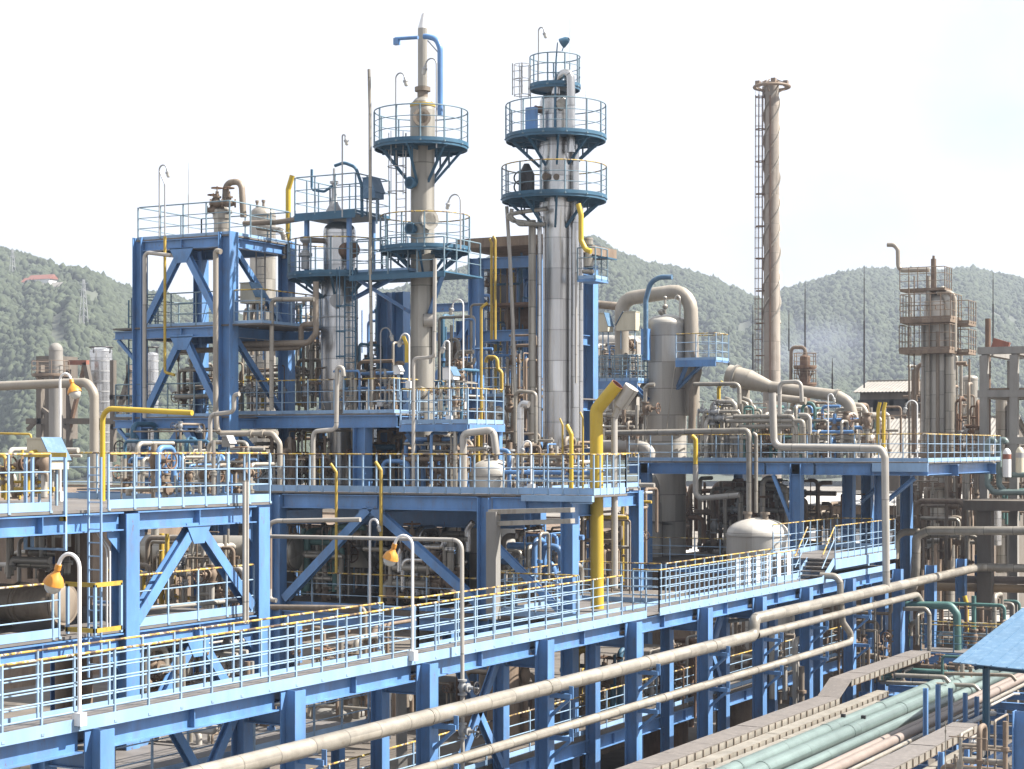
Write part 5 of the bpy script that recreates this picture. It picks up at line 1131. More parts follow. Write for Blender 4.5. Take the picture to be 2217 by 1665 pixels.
# ================================================================ CROWDED PIPEWORK (each manifold is one connected piece of piping)
MAN = [
 # label, px0, px1, py0, py1, Y, depth, nr, nh, nv, mats, rr, vs
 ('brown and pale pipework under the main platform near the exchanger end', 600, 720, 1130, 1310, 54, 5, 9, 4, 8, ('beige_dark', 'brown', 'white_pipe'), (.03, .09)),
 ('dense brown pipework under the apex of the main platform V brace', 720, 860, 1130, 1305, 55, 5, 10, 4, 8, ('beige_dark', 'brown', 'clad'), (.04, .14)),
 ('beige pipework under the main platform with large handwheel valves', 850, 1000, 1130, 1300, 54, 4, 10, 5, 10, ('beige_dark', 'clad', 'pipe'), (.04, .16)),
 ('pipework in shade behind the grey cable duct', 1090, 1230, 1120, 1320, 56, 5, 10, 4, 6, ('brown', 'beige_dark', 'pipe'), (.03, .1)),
 ('pipework in shade around the foot of the fat yellow stack', 1235, 1380, 1080, 1330, 60, 6, 9, 4, 6, ('brown', 'beige_dark', 'white_pipe', 'yellow_old'), (.03, .09)),
 ('valve cluster on the main deck by the blue tower corner', 520, 640, 945, 1062, 54, 3, 9, 3, 8, ('pipe', 'brown', 'beige_dark'), (.03, .09)),
 ('valve cluster on the main deck before the stout silver column', 625, 715, 930, 1060, 55, 3, 8, 3, 9, ('brown', 'yellow_old', 'pipe'), (.03, .08)),
 ('pipework on the main deck between stout and slim columns', 760, 880, 925, 1060, 56, 4, 10, 3, 7, ('brown', 'pipe', 'teal_blue', 'beige_dark'), (.03, .12)),
 ('pipework on the main deck just past the slim beige column', 935, 1010, 940, 1060, 56, 4, 7, 3, 6, ('brown', 'beige_dark', 'pipe'), (.03, .12)),
 ('pipework on the main deck behind the domed tank', 1010, 1130, 885, 1040, 59, 4, 9, 4, 8, ('brown', 'clad', 'beige_dark'), (.03, .12)),
 ('pipework on the main deck at the tall silver column foot', 1130, 1270, 930, 1060, 58, 5, 10, 4, 8, ('brown', 'pipe', 'white_pipe', 'beige_dark'), (.03, .09)),
 ('upright pipes standing behind the tall silver column', 1090, 1180, 720, 950, 63, 2, 7, 2, 4, ('pipe', 'brown', 'clad'), (.03, .08)),
 ('pipework under platform around the stout column foot', 600, 760, 905, 960, 58, 3, 7, 3, 6, ('brown', 'beige_dark', 'rust'), (.03, .09)),
 ('pipework on the upper blue platform beside the stout column', 520, 690, 790, 893, 56, 3, 9, 3, 10, ('pipe', 'brown', 'yellow_old'), (.03, .09)),
 ('blue and brown pipework between the stout and slim columns above the platform', 770, 870, 740, 895, 57, 3, 10, 3, 8, ('teal_blue', 'brown', 'pipe'), (.03, .09)),
 ('instrument piping on the small platform by the slim beige column', 945, 1015, 800, 915, 55, 2, 7, 2, 5, ('teal_blue', 'white_pipe', 'pipe'), (.02, .06)),
 ('pipework inside the middle storey of the open blue tower', 380, 530, 735, 900, 56, 2, 7, 4, 5, ('beige_dark', 'clad', 'pipe'), (.04, .1)),
 ('pipework at the foot of the open blue tower', 260, 480, 915, 1060, 50, 4, 11, 4, 8, ('pipe', 'beige_dark', 'teal_blue'), (.03, .1)),
 ('valve battery on the near frame deck beside the cream box', -10, 130, 970, 1085, 33, 3, 9, 4, 10, ('beige_dark', 'white_pipe', 'yellow_old'), (.03, .08)),
 ('pipes on the near frame deck behind its long railing', 255, 400, 955, 1085, 37, 4, 7, 3, 7, ('pipe', 'clad', 'blue', 'beige_dark'), (.03, .09)),
 ('cables and pipes on the near frame deck by the switch box', 395, 550, 950, 1080, 38, 5, 9, 3, 7, ('blue', 'pipe', 'beige_dark', 'clad'), (.025, .08)),
 ('pipework around the long exchanger in the near frame', 290, 420, 1140, 1340, 41, 1.2, 8, 4, 7, ('white_pipe', 'beige_dark', 'yellow_old', 'pipe'), (.03, .08)),
 ('pipework before the long exchanger close to the pale corner column', 420, 545, 1140, 1335, 41, 1.2, 8, 3, 7, ('pipe', 'brown', 'white_pipe'), (.03, .08)),
 ('pipework under the near deck against the brown tank', -10, 150, 1130, 1260, 34, 3, 6, 4, 3, ('white_pipe', 'brown', 'clad'), (.03, .09)),
 ('ribbed machine and pipes under the lower deck of the near frame', 290, 400, 1400, 1500, 34, 3, 6, 4, 4, ('clad', 'pipe', 'brown'), (.04, .12)),
 ('pipework below the near end of the walkway', 280, 470, 1540, 1680, 34, 3, 8, 4, 6, ('pipe', 'brown', 'white_pipe'), (.03, .08)),
 ('pipework seen between the second and third walkway columns', 640, 900, 1350, 1560, 44, 5, 11, 5, 7, ('beige_dark', 'brown', 'pipe'), (.04, .12)),
 ('pipework under the walkway near the thin dropping pipe', 960, 1160, 1420, 1640, 49, 4, 9, 4, 6, ('brown', 'beige_dark', 'rust'), (.04, .12)),
 ('pipework under the walkway by the landing', 1200, 1360, 1400, 1620, 54, 4, 9, 4, 5, ('brown', 'beige_dark', 'teal_blue', 'yellow_old'), (.04, .12)),
 ('pipework under the walkway beyond the landing', 1380, 1520, 1380, 1580, 58, 5, 9, 4, 5, ('brown', 'rust', 'pipe'), (.04, .12)),
 ('pipework under the walkway between its later columns', 1530, 1740, 1330, 1540, 66, 5, 11, 4, 6, ('brown', 'beige_dark', 'white_pipe'), (.04, .12)),
 ('pipework beneath the short stair of the walkway', 1750, 1930, 1300, 1480, 74, 5, 10, 4, 6, ('brown', 'beige_dark', 'pipe'), (.04, .1)),
 ('valve cluster on the far platform beside the broad vessel', 1505, 1600, 900, 1000, 81, 3, 9, 4, 9, ('pipe', 'beige_dark', 'brown'), (.03, .09)),
 ('valve cluster in the middle of the far platform', 1600, 1720, 895, 1000, 81, 4, 10, 4, 10, ('pipe', 'beige_dark', 'brown'), (.03, .1)),
 ('green and brown valve cluster on the far platform', 1715, 1800, 880, 1000, 82, 3, 9, 4, 9, ('teal_dark', 'pipe', 'brown', 'blue'), (.03, .1)),
 ('pipework at the outer end of the far platform', 1790, 1930, 880, 1000, 83, 3, 10, 3, 8, ('pipe', 'brown', 'white_pipe'), (.03, .1)),
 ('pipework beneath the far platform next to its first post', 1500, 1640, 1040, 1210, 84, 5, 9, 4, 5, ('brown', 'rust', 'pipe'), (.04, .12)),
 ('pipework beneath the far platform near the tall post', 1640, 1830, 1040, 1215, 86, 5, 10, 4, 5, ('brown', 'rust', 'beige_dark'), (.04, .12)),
 ('pipework between the fat yellow stack and the broad vessel', 1310, 1400, 860, 1000, 84, 4, 8, 4, 6, ('brown', 'white_pipe', 'yellow_old'), (.03, .1)),
 ('pipework on the blue gallery beside the broad vessel', 1285, 1395, 735, 825, 83.5, 2, 9, 3, 7, ('white_pipe', 'brown', 'pipe', 'blue'), (.03, .08)),
 ('rusty pipework behind the old brown column', 1935, 2000, 1010, 1240, 92, 4, 7, 4, 5, ('brown', 'beige_dark', 'clad'), (.04, .1)),
 ('rusty pipework between the old column and the concrete frame', 2055, 2130, 830, 1140, 100, 4, 8, 4, 6, ('brown', 'beige_dark', 'rust'), (.04, .12)),
 ('pipework inside the old concrete frame', 2120, 2230, 950, 1140, 97, 4, 8, 4, 7, ('brown', 'beige_dark', 'teal_dark', 'clad'), (.04, .14)),
 ('pipework low behind the blue posts carrying the beige pipe', 1960, 2217, 1290, 1400, 84, 5, 9, 4, 6, ('brown', 'teal_dark', 'pipe', 'rust'), (.04, .12)),
 ('pipework around the far rack end beside the canopy', 1900, 2110, 1420, 1490, 72, 5, 8, 4, 5, ('teal_dark', 'pipe', 'brown'), (.04, .12)),
 ('pipework below the outer rack tray', 2040, 2217, 1560, 1690, 50, 3, 6, 4, 3, ('pipe', 'beige_dark', 'brown'), (.03, .08)),
 ('lagged pipework close behind the lower main railing, nearest the exchanger', 640, 760, 1140, 1300, 52.2, 1.2, 7, 3, 6, ('pipe', 'clad', 'teal_dark'), (.05, .13), 1),
 ('lagged pipework close behind the lower main railing, at the orange lamp', 830, 1000, 1140, 1300, 52.2, 1.2, 9, 4, 8, ('pipe', 'clad', 'silver'), (.06, .17), 1),
 ('lagged pipework beside the brown domed tank under the main platform', 1075, 1230, 1150, 1310, 53, 2, 8, 3, 5, ('clad', 'beige_dark', 'blue'), (.05, .12), 1),
 ('lagged risers at the outer front of the far platform beside the pale yellow pipe', 1510, 1610, 870, 1000, 79.2, 1.4, 9, 3, 6, ('white_pipe', 'pipe', 'clad'), (.05, .12), 1),
 ('lagged risers at the front of the far platform around the square loop', 1600, 1740, 880, 1000, 79.2, 1.4, 11, 4, 8, ('white_pipe', 'pipe', 'clad', 'teal_dark'), (.05, .12), 1),
 ('lagged risers at the front of the far platform beneath the transfer pipe elbow', 1735, 1880, 890, 1000, 79.2, 1.6, 11, 4, 8, ('white_pipe', 'pipe', 'clad', 'blue'), (.05, .12), 1),
 ('pale pipework in the open space between the fat yellow stack and twin vessel', 1340, 1400, 1050, 1250, 70, 3, 5, 3, 4, ('white_pipe', 'brown', 'pipe'), (.04, .1), 1),
 ('blue and pale service piping at the stout column under its round gallery', 640, 700, 620, 890, 57.6, 1.5, 5, 3, 4, ('pipe', 'beige_dark', 'teal_blue'), (.04, .09), 1),
 ('blue service piping between the stout column and the blue bay posts', 775, 880, 640, 780, 61, 3, 4, 1, 2, ('teal_blue', 'blue', 'pipe'), (.04, .1), 1),
 ('blue service piping behind the slim column toward the blue bay', 950, 1030, 660, 860, 60, 3, 8, 3, 4, ('teal_blue', 'blue', 'brown', 'pipe'), (.03, .09), 1),
 ('slim dark risers inside the tall blue bay beneath its brown roof', 1048, 1140, 570, 860, 69.0, 2, 8, 3, 3, ('blue', 'brown', 'teal_blue', 'yellow_old'), (.03, .08), 1),
 ('tall back row of risers on the far platform beside the concrete stack', 1560, 1720, 858, 1000, 87, 3, 11, 5, 6, ('beige_dark', 'pipe', 'brown'), (.05, .13), 1),
 ('tall back row of risers on the far platform below the small dark column', 1720, 1900, 870, 1000, 87, 3, 12, 5, 6, ('beige_dark', 'pipe', 'brown', 'teal_dark'), (.05, .13), 1),
 ('risers crowded behind the fat yellow stack and the white overhead drum', 1285, 1400, 830, 1000, 80, 4, 9, 4, 6, ('beige_dark', 'pipe', 'clad', 'brown'), (.04, .13), 1),
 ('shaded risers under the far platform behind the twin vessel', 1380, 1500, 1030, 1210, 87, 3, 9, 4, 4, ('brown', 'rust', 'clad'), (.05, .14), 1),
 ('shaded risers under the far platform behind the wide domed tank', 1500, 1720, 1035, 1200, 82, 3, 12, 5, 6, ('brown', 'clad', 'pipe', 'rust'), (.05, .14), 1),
 ('old risers tangled around the grey column with brown galleries', 1955, 2120, 760, 1000, 103, 4, 11, 4, 5, ('clad', 'brown', 'pipe'), (.05, .13), 1),
 ('old risers tangled low around the grey column foot', 1930, 2130, 1000, 1240, 93, 4, 12, 5, 7, ('clad', 'brown', 'beige_dark', 'pipe'), (.05, .14), 1),
 ('risers crowded in the gap between blue tower and stout silver column', 520, 690, 640, 790, 59, 2, 9, 3, 4, ('beige_dark', 'pipe', 'blue'), (.04, .1), 1),
 ('thin service lines in front of the stout column lower platform', 690, 870, 800, 900, 55.5, 2, 10, 3, 7, ('brown', 'white_pipe', 'blue', 'pipe'), (.025, .07), 1),
 ('service lines crowded in front of the slim beige column base', 860, 1010, 930, 1062, 54, 2, 10, 4, 7, ('brown', 'pipe', 'clad', 'blue'), (.03, .09), 1),
 ('service lines behind the rail in front of the tall silver column base', 1090, 1280, 960, 1062, 54, 2, 12, 4, 8, ('brown', 'pipe', 'white_pipe', 'blue'), (.03, .08), 1),
 ('pipework glimpsed between near walkway columns below the wide deck', 480, 640, 1480, 1660, 37, 3, 8, 4, 5, ('pipe', 'brown', 'blue'), (.03, .09), 1),
 ('pipework seen through the near walkway rails under the V brace frame', 400, 560, 1390, 1500, 37, 3, 9, 4, 6, ('clad', 'white_pipe', 'brown'), (.03, .1), 1),
]
for i, m in enumerate(MAN):
    lab, a, b, c, d, Y, dep, nr, nh, nv, mats, rr = m[:12]
    manifold(lab, a, b, c, d, Y, 100+i, nr, nh, mats, rr, nv, dep, 'teal_dark' if 'green' in lab else ('grey' if i % 4 == 1 else 'brown'))
# ================================================================ LOWER FLOOR BEHIND THE WALKWAY
lf = thing('lower_platform', 'lower blue edged floor with its own railing, seen beneath and behind the walkway', 'platform', (-34, 50, 0))
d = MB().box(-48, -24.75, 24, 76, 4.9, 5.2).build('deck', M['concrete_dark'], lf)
railing(d, [(-24.8, 24, 5.2), (-24.8, 76, 5.2)], 1.2, (.3, .6, .9), 1.3, .14)
beam(lf, (-24.75, 24, 4.85), (-24.75, 76, 4.85), .4, .2, 'blue', 8)
for Y in (30, 42, 54, 66): hcol(lf, -27, Y, 0, 4.9, .4)
lf2 = thing('lower_platform', 'small railed lower platform by the beige tank under the near walkway', 'platform', (-27, 33, 5.2))
d = MB().box(-29.5, -24.9, 27, 39, 6.95, 7.1).build('deck', M['grating'], lf2)
railing(d, [(-24.95, 27, 7.1), (-24.95, 39, 7.1)], 1.15, (.38, .76), 1.2, .14)
for Y in (28, 38): hcol(lf2, -25.2, Y, 5.2, 6.94, .25)

# ================================================================ CONCRETE STACK
p = PY(1671, 970, 155); D = dist(p)
st = thing('stack', 'tall pale concrete stack with spiral strakes, caged ladder and a flared crown', 'chimney', (p.x, p.y, 0))
r0, r1 = S(18.5, D), S(15.5, D)
zt = zz(186, D)
MB().lathe([(r0*1.3, 0), (r0, zz(820, D)), (r1, zt), (r1*.8, zt), (r1*.8, zt-1)], (p.x, p.y, 0), n=36).build('shaft', mk('stack_concrete', (.27, .235, .20), .8, 0, .16, (.14, .105, .08), .5, seam=2.6, scale=.3, stretch=.5), st)
for s0 in (.6, 2.7, 4.8):
    pts = []
    for k in range(150):
        t_ = k/149; z = zz(700, D)+(zt-zz(700, D))*t_; a = s0+t_*2*PI*3.2; rr = r0+(r1-r0)*((z-zz(820, D))/(zt-zz(820, D)))+.05
        pts.append((p.x+rr*math.cos(a), p.y+rr*math.sin(a), z))
    MB().tube(pts, .075, 6, fil=0).build('strake', M['clad'], st)
ring = MB().torus((p.x, p.y, zt-.1), (0, 0, 1), S(38, D), .14, 32, 8)
for k in range(8):
    a = 2*PI*k/8; e = Vector((math.cos(a), math.sin(a), 0)); ring.bar(Vector((p.x, p.y, zt-.55))+e*r1, Vector((p.x, p.y, zt-.1))+e*S(38, D), .08, .08)
    ring.bar(Vector((p.x, p.y, zt+.5))+e*r1*.8, Vector((p.x, p.y, zt))+e*S(38, D), .08, .08)
ring.lathe([(r1*1.0, .0), (r1*1.02, .3), (r1*.8, .3)], (p.x, p.y, zt), n=24)
for k in range(4):
    e = Vector((math.cos(k*1.6+.4), math.sin(k*1.6+.4), 0))*S(30, D); ring.box(p.x+e.x-.2, p.x+e.x+.2, p.y+e.y-.2, p.y+e.y+.2, zt-.05, zt+.45)
ring.build('crown', M['brown'], st)
e = Vector((-CS, -SN, 0))*(r0+.12)
ladder(st, Vector((p.x, p.y, zz(850, D)))+e, Vector((p.x, p.y, zt))+e*.9, (SN, -CS, 0), .5, 'rust', cage=True, out=(-CS, -SN, 0), sp=.5)
lb = MB()
for k in range(9):
    z = zz(210+70*k, D); lb.tube(arc_pts(p.x+e.x*1.15, p.y+e.y*1.15, .42, 0, 2*PI, z, 12), .05, 5, fil=0)
for a in (0, 1.6, 3.2, 4.7): lb.bar((p.x+e.x*1.15+.42*math.cos(a), p.y+e.y*1.15+.42*math.sin(a), zz(820, D)), (p.x+e.x*1.15+.42*math.cos(a), p.y+e.y*1.15+.42*math.sin(a), zz(205, D)), .05, .05)
lb.build('ladder_cage', M['rust'], st)
MB().bar(Vector((p.x, p.y, zz(850, D)))-Vector((-SN, CS, 0))*r0+Vector((-CS, -SN, 0))*.3, Vector((p.x, p.y, zt-1))-Vector((-SN, CS, 0))*r1+Vector((-CS, -SN, 0))*.25, .62, .12, (CS, SN, 0)).build('shade_channel', M['rust'], st)  # channel made wide and brown to paint in the shaft's shaded side

# ================================================================ OLD COLUMNS AT THE RIGHT
p = PY(2033, 970, 101); D = dist(p)
oc = thing('process_column', 'old grey column with rusty brown galleries and a crooked vent pipe on top', 'column', (p.x, p.y, 0))
rr = S(32, D)
shell(oc, p.x, p.y, [(rr, 0), (rr, zz(660, D))]+dome(rr, zz(660, D), S(25, D)), 'pale_clad')
MB().tube([(p.x+rr*.9, p.y-rr*.7, 2), (p.x+rr*.9, p.y-rr*.7, zz(655, D)), (p.x+.2, p.y-.3, zz(628, D))], S(11, D), 14).build('side_pipe', M['clad'], oc)
for px, w, a, b, m in ((2004, 5, 1010, 600, 'pipe'), (1996, 4, 1030, 700, 'white_pipe'), (2046, 5, 1150, 690, 'rust'), (2057, 5, 1130, 640, 'pipe'), (2022, 4, 1020, 720, 'beige_dark')):
    side_pipe(oc, p.x, p.y, px, rr, S(w, D), a, b, m)
for (px, py, hw, th) in ((2010, 758, 52, 1.1), (2012, 692, 52, 1.1)):
    q = PY(px, py, 100.2); w = S(hw, D)/CS
    pl = MB().box(q.x-w*.9, q.x+w*.95, q.y-1.0, q.y+1.4, q.z-.22, q.z).build('platform', M['brown'], oc)
    railing(pl, [(q.x-w*.9, q.y+1.3, q.z), (q.x-w*.9, q.y-.95, q.z), (q.x+w*.95, q.y-.95, q.z), (q.x+w*.95, q.y+1.3, q.z)], 1.35, (.45, .9), .55, .12, top='brown', mat='brown', toe_mat='brown')
q = PY(2083, 700, 101.5); w = S(22, D)
for z in (q.z, q.z-S(62, D)):
    pl = MB().box(q.x-w, q.x+w, q.y-.8, q.y+.8, z-.16, z).build('platform', M['brown'], oc)
    railing(pl, [(q.x-w, q.y-.78, z), (q.x+w, q.y-.78, z), (q.x+w, q.y+.78, z)], 1.2, (.4, .8), .5, .1, mat='brown', toe_mat='brown', top='brown')
q = PY(2002, 626, 100.6); pl = MB().box(q.x-1.2, q.x+1.3, q.y-.7, q.y+.8, q.z-.14, q.z).build('platform', M['brown'], oc)
railing(pl, [(q.x-1.2, q.y-.68, q.z), (q.x+1.3, q.y-.68, q.z), (q.x+1.3, q.y+.7, q.z)], 1.15, (.4, .8), .5, .0, mat='brown', top='brown')
railing(pl, [(q.x-1.2, q.y-.68, q.z-1.15), (q.x+1.3, q.y-.68, q.z-1.15)], .2, (), .5, .0, mat='brown', top='brown')
MB().tube([(p.x-.3, p.y, zz(640, D)), (p.x-.3, p.y, zz(560, D))], S(6, D), 12).tube([(p.x-.3, p.y, zz(562, D)), (p.x-.3, p.y, zz(553, D))], S(3, D), 8).build('vent_stub', M['brown'], oc)
MB().tube(yp(100.7, (2012, 584), (1945, 586), (1944, 540), (1936, 530), (1921, 530)), S(5, D), 12, fil=S(14, D)).build('crooked_vent', M['beige'], oc)
MB().tube(yp(100.4, (2030, 634), (2066, 634), (2066, 760)), S(6, D), 12, fil=.4).build('overhead_line', M['beige'], oc)
for dx in (-1.35, -1.05): MB().bar((p.x+dx, p.y-1.2, 8), (p.x+dx, p.y-1.2, zz(600, D)), .06, .06).build('ladder_rail', M['brown'], oc)
q = PY(2040, 985, 100); w = S(50, D)
pl = MB().box(q.x-w, q.x+w, q.y-.8, q.y+1.6, q.z-.14, q.z).build('platform', M['brown'], oc)
railing(pl, [(q.x-w, q.y-.78, q.z), (q.x+w, q.y-.78, q.z)], 1.2, (.4, .8), .6, .1, mat='brown', toe_mat='brown', top='brown')
railing(MB().box(q.x-w, q.x+w, q.y-.8, q.y+1.6, zz(1048, D)-.14, zz(1048, D)).build('platform', M['brown'], oc), [(q.x-w, q.y-.78, zz(1048, D)), (q.x+w, q.y-.78, zz(1048, D))], 1.0, (.4,), .6, .1, mat='brown', toe_mat='brown', top='brown')
for lab, px, Y, hw, ys, yt, mt, base in (('small dark column with twin ring galleries near the concrete stack', 1743, 128, 11, 776, 768, 'rust', 900), ('stubby grey vessel among the old works past the brown galleries', 2100, 110, 17, 822, 812, 'clad', 1300), ('pale round vessel half hidden by the old column', 2085, 104, 20, 975, 958, 'silver', 1010),
    ('pale column standing within the old concrete frame', 2168, 104, 12, 870, 860, 'clad', 1240), ('brown column within the old concrete frame near the edge', 2190, 104, 9, 880, 872, 'brown', 1240), ('grey leg like vessel low under the old concrete frame', 2148, 96, 20, 1100, 1090, 'silver', 1180)):
    t = tank('small_column', lab, px, Y, hw, base, ys, yt, mt, None, 'column', 0)
    p = PY(px, 970, Y); D = dist(p)
    if px == 1743:
        for z in (zz(795, D), zz(832, D)): ring_platform(t, p.x, p.y, z, S(25, D), S(11, D), rail_h=1.0, nposts=6, mats=None) if False else ring_platform(t, p.x, p.y, z, S(25, D), S(11, D), rail_h=1.0, nposts=6, nbr=4, mat='rust', rmat='brown', top='brown')
        MB().tube(yp(128, (1743, 770), (1743, 752), (1713, 752), (1712, 830)), S(4, D), 8, fil=.3).build('overhead_line', M['brown'], t)
# concrete frame
cf = thing('concrete_portal', 'weathered concrete portal frame with an orange red beam stub on top', 'frame', PY(2150, 1240, 95))
zc1, zc2 = zz(757, 97), zz(848, 97)
xs = [PY(px, 970, 95).x for px in (2131, 2196, 2262)]
for Y in (95, 101):
    for X in xs: MB().box(X-.2, X+.2, Y-.2, Y+.2, 0, zc1-.42).build('column', M['concrete'], cf)
    for z in (zc1, zc2, zc2-2.4): MB().box(xs[0]-.3, xs[2]+.3, Y-.22, Y+.22, z-.36, z).build('beam', M['concrete'], cf)
for z in (zc1, zc2):
    for X in xs: MB().box(X-.22, X+.22, 95.28, 100.72, z-.4, z-.01).build('beam', M['concrete'], cf)
MB().box(xs[0]-.25, xs[2]+.3, 95.3, 100.7, zc2+.004, zc2+.12).build('floor_plate', M['brown'], cf)
MB().bar(PY(2150, 742, 96), PY(2184, 752, 96), .3, .5).build('beam_stub', M['red'], cf)
o = MB().tube([PY(2139, 985, 99), PY(2139, 690, 99)], S(6, 101), 12).build('vent_pipe', M['rust']); tag(o, 'rusty upright pipe rising through the old concrete frame', 'vent pipe')
th = thing('concrete_table', 'thick concrete table top on piers below the green hairpin pipes', 'platform', PY(2150, 1240, 91))
q = PY(2085, 1083, 91); MB().box(q.x, q.x+9, 91, 95, q.z-.5, q.z).build('slab', M['concrete_dark'], th)
for dx in (.6, 3, 6): MB().box(q.x+dx, q.x+dx+.7, 91.3, 92, 0, q.z-.5).build('pier', M['concrete_dark'], th)
for lab, px, py, hw, Y, mt in (('white drum with a red band on the concrete table', 2180, 1003, 9, 93, 'white'), ('cream drum on the concrete table by the edge', 2208, 1000, 9, 93.5, 'cream')):
    p = PY(px, py+30, Y); D = dist(p); t = thing('drum', lab, 'drum', p); r = S(hw, D)
    shell(t, p.x, p.y, [(r, p.z), (r, p.z+1.1)]+dome(r, p.z+1.1, .35), mt)
    MB().lathe([(r*1.01, .9), (r*1.01, 1.15)], p, n=24).build('band', M['red'] if mt == 'white' else M['grey'], t)

# ================================================================ SHEDS beyond the plant
def shed(label, px0, px1, py_eave, py_ridge, Y, depth, wall='concrete', roof='roof', wave=True, over=.5, name='shed', z0=0, dark=None, tilt=1):
    a, b = PY(px0, py_eave, Y), PY(px1, py_eave, Y); x0, x1 = a.x, b.x; ze = a.z; zr = zz(py_ridge, dist(a)+depth*.45)
    t = thing(name, label, 'shed', ((x0+x1)/2, Y+depth/2, z0))
    w = MB().box(x0, x1, Y, Y+depth, z0, ze-.05); w.build('wall', M[wall], t)
    n = int((x1-x0+2*over)/.28) if wave else 1; m_ = MB()
    for side in (0, 1):
        vs, fs = [], []
        for i in range(n*2+1):
            X = x0-over+(x1-x0+2*over)*i/(n*2); dz = .05 if i % 2 and wave else 0
            y_e = Y-over if not side else Y+depth+over
            vs += [(X, y_e, ze+dz-.04), (X, Y+depth/2, zr+dz)]
        m_.add(vs, [(2*i, 2*i+2, 2*i+3, 2*i+1) if not side else (2*i, 2*i+1, 2*i+3, 2*i+2) for i in range(n*2)])
        m_.add([(v[0], v[1], v[2]-.07) for v in vs], [(2*i, 2*i+1, 2*i+3, 2*i+2) for i in range(n*2)])
    m_.bar((x0-over, Y+depth/2, zr+.06), (x1+over, Y+depth/2, zr+.06), .3, .08)
    m_.build('roof', M[roof], t)
    for X in (x0, x1): MB().prism([(0, 0), (depth, 0), (depth/2, zr-ze-.1)], (X-.03, Y, ze-.06), (0, 1, 0), (0, 0, 1), (.06, 0, 0)).build('gable', M[wall], t)
    if dark:
        for k in range(dark):
            X = x0+(x1-x0)*(k+.5)/dark; q = MB().box(X-.8, X+.8, Y-.05, Y-.004, ze-1.5, ze-.6); q.build('window', M['dark'], t)
    return t
shed('small shed with a corrugated cream roof below the wooded hill', 1862, 2000, 849, 826, 140, 7, 'concrete_dark', 'roof', dark=4)
shed('long shed with a broad pale tiled roof in front of the small cream shed', 1846, 2140, 1002, 905, 118, 15, 'concrete_dark', 'roof', over=.3)
shed('low shed with a bright white roof behind the far platform posts', 1640, 2080, 1088, 1064, 104, 8, 'brown', 'white_roof', False, dark=7)
shed('lowest white roofed shed seen between the far platform posts', 1560, 1995, 1172, 1145, 96, 7, 'brown', 'white_roof', False, dark=7)
shed('broad white sheet roof glimpsed past the fat yellow stack', 1380, 1560, 1215, 1180, 104, 9, 'brown', 'white_roof', False)
shed('brown store block added as dark background behind the main platform', 560, 1300, 1130, 1112, 76, 8, 'brown', 'brown', False, z0=0)  # added brown block, gives the view under the deck its dark background
shed('grey sided store building far behind the near frame', 250, 620, 1090, 1060, 84, 8, 'concrete_dark', 'brown', False, dark=5)
shed('brown sided store building standing behind the near ladder cage', -200, 240, 1080, 1050, 70, 8, 'brown', 'brown', False, dark=4)
shed('white walled store below the old concrete frame', 2000, 2400, 1335, 1312, 98, 6, 'concrete', 'white_roof', False)

# ================================================================ FAR LEFT OLD WORKS (greyed, haze put into the colours)
for lab, px, Y, hw, ys, yt, mt in (('tall hazy column with a rounded brown cap beyond the near lamp', 121, 120, 15, 760, 742, 'concrete'), ('banded pale column with a flat ring rail on top beyond the overhead pipe', 219, 125, 24, 762, 752, 'silver'), ('banded pale column seen through the open blue tower legs', 330, 125, 13, 770, 762, 'silver')):
    t = tank('far_column', lab, px, Y, hw, 1200, ys, yt, mt, 0, 'column', 0); p = PY(px, 970, Y); D = dist(p); r = S(hw, D)
    if mt == 'silver':
        for k in range(9): MB().lathe([(r, -.06), (r*1.05, -.06), (r*1.05, .06), (r, .06)], (p.x, p.y, zz(782+k*22, D)), n=24).build('band', M['grey'], t)
        MB().torus((p.x, p.y, zz(752, D)), (0, 0, 1), r*1.05, .05, 24, 6).build('ring_rail', M['dark'], t)
        for k in range(4): MB().bar((p.x+r*1.05*math.cos(k*1.57), p.y+r*1.05*math.sin(k*1.57), zz(765, D)), (p.x+r*1.05*math.cos(k*1.57), p.y+r*1.05*math.sin(k*1.57), zz(752, D)), .05, .05).build('rail_post', M['dark'], t)
    else: ring_platform(t, p.x-.6, p.y, zz(812, D), S(40, D), r, rail_h=1.2, nposts=8, nbr=5, mat='brown', rmat='brown', top='brown')
fw = thing('old_steel_structure', 'hazy brown steel frame with slanting conveyor braces between the far columns', 'steel frame', PY(180, 1100, 122))
def fb_(a, b, w=.35, m='grey'): MB().bar(PY(*a, 122), PY(*b, 122), w, w).build('member', M[m], fw)
for a, b, w, m in (((88, 1000), (88, 790), .5, 'concrete_dark'), ((150, 1000), (150, 800), .4, 'concrete_dark'), ((245, 1000), (245, 780), .4, 'concrete_dark'), ((280, 1000), (280, 790), .4, 'concrete_dark'), ((80, 812), (155, 812), .5, 'concrete_dark'), ((60, 912), (290, 912), .5, 'concrete_dark'), ((150, 930), (185, 785), .3, 'rust'), ((185, 785), (215, 930), .4, 'concrete_dark'), ((245, 930), (285, 800), .4, 'concrete_dark'), ((85, 880), (150, 930), .3, 'concrete_dark'), ((240, 860), (290, 860), .4, 'concrete_dark'), ((150, 785), (190, 785), .4, 'red'), ((60, 930), (90, 900), .3, 'concrete_dark')): fb_(a, b, w, m)
MB().box(*[v for a, b in [(PY(78, 950, 124), PY(118, 770, 124))] for v in (a.x, b.x, 124, 127, a.z, b.z)]).build('bunker', M['concrete_dark'], fw)

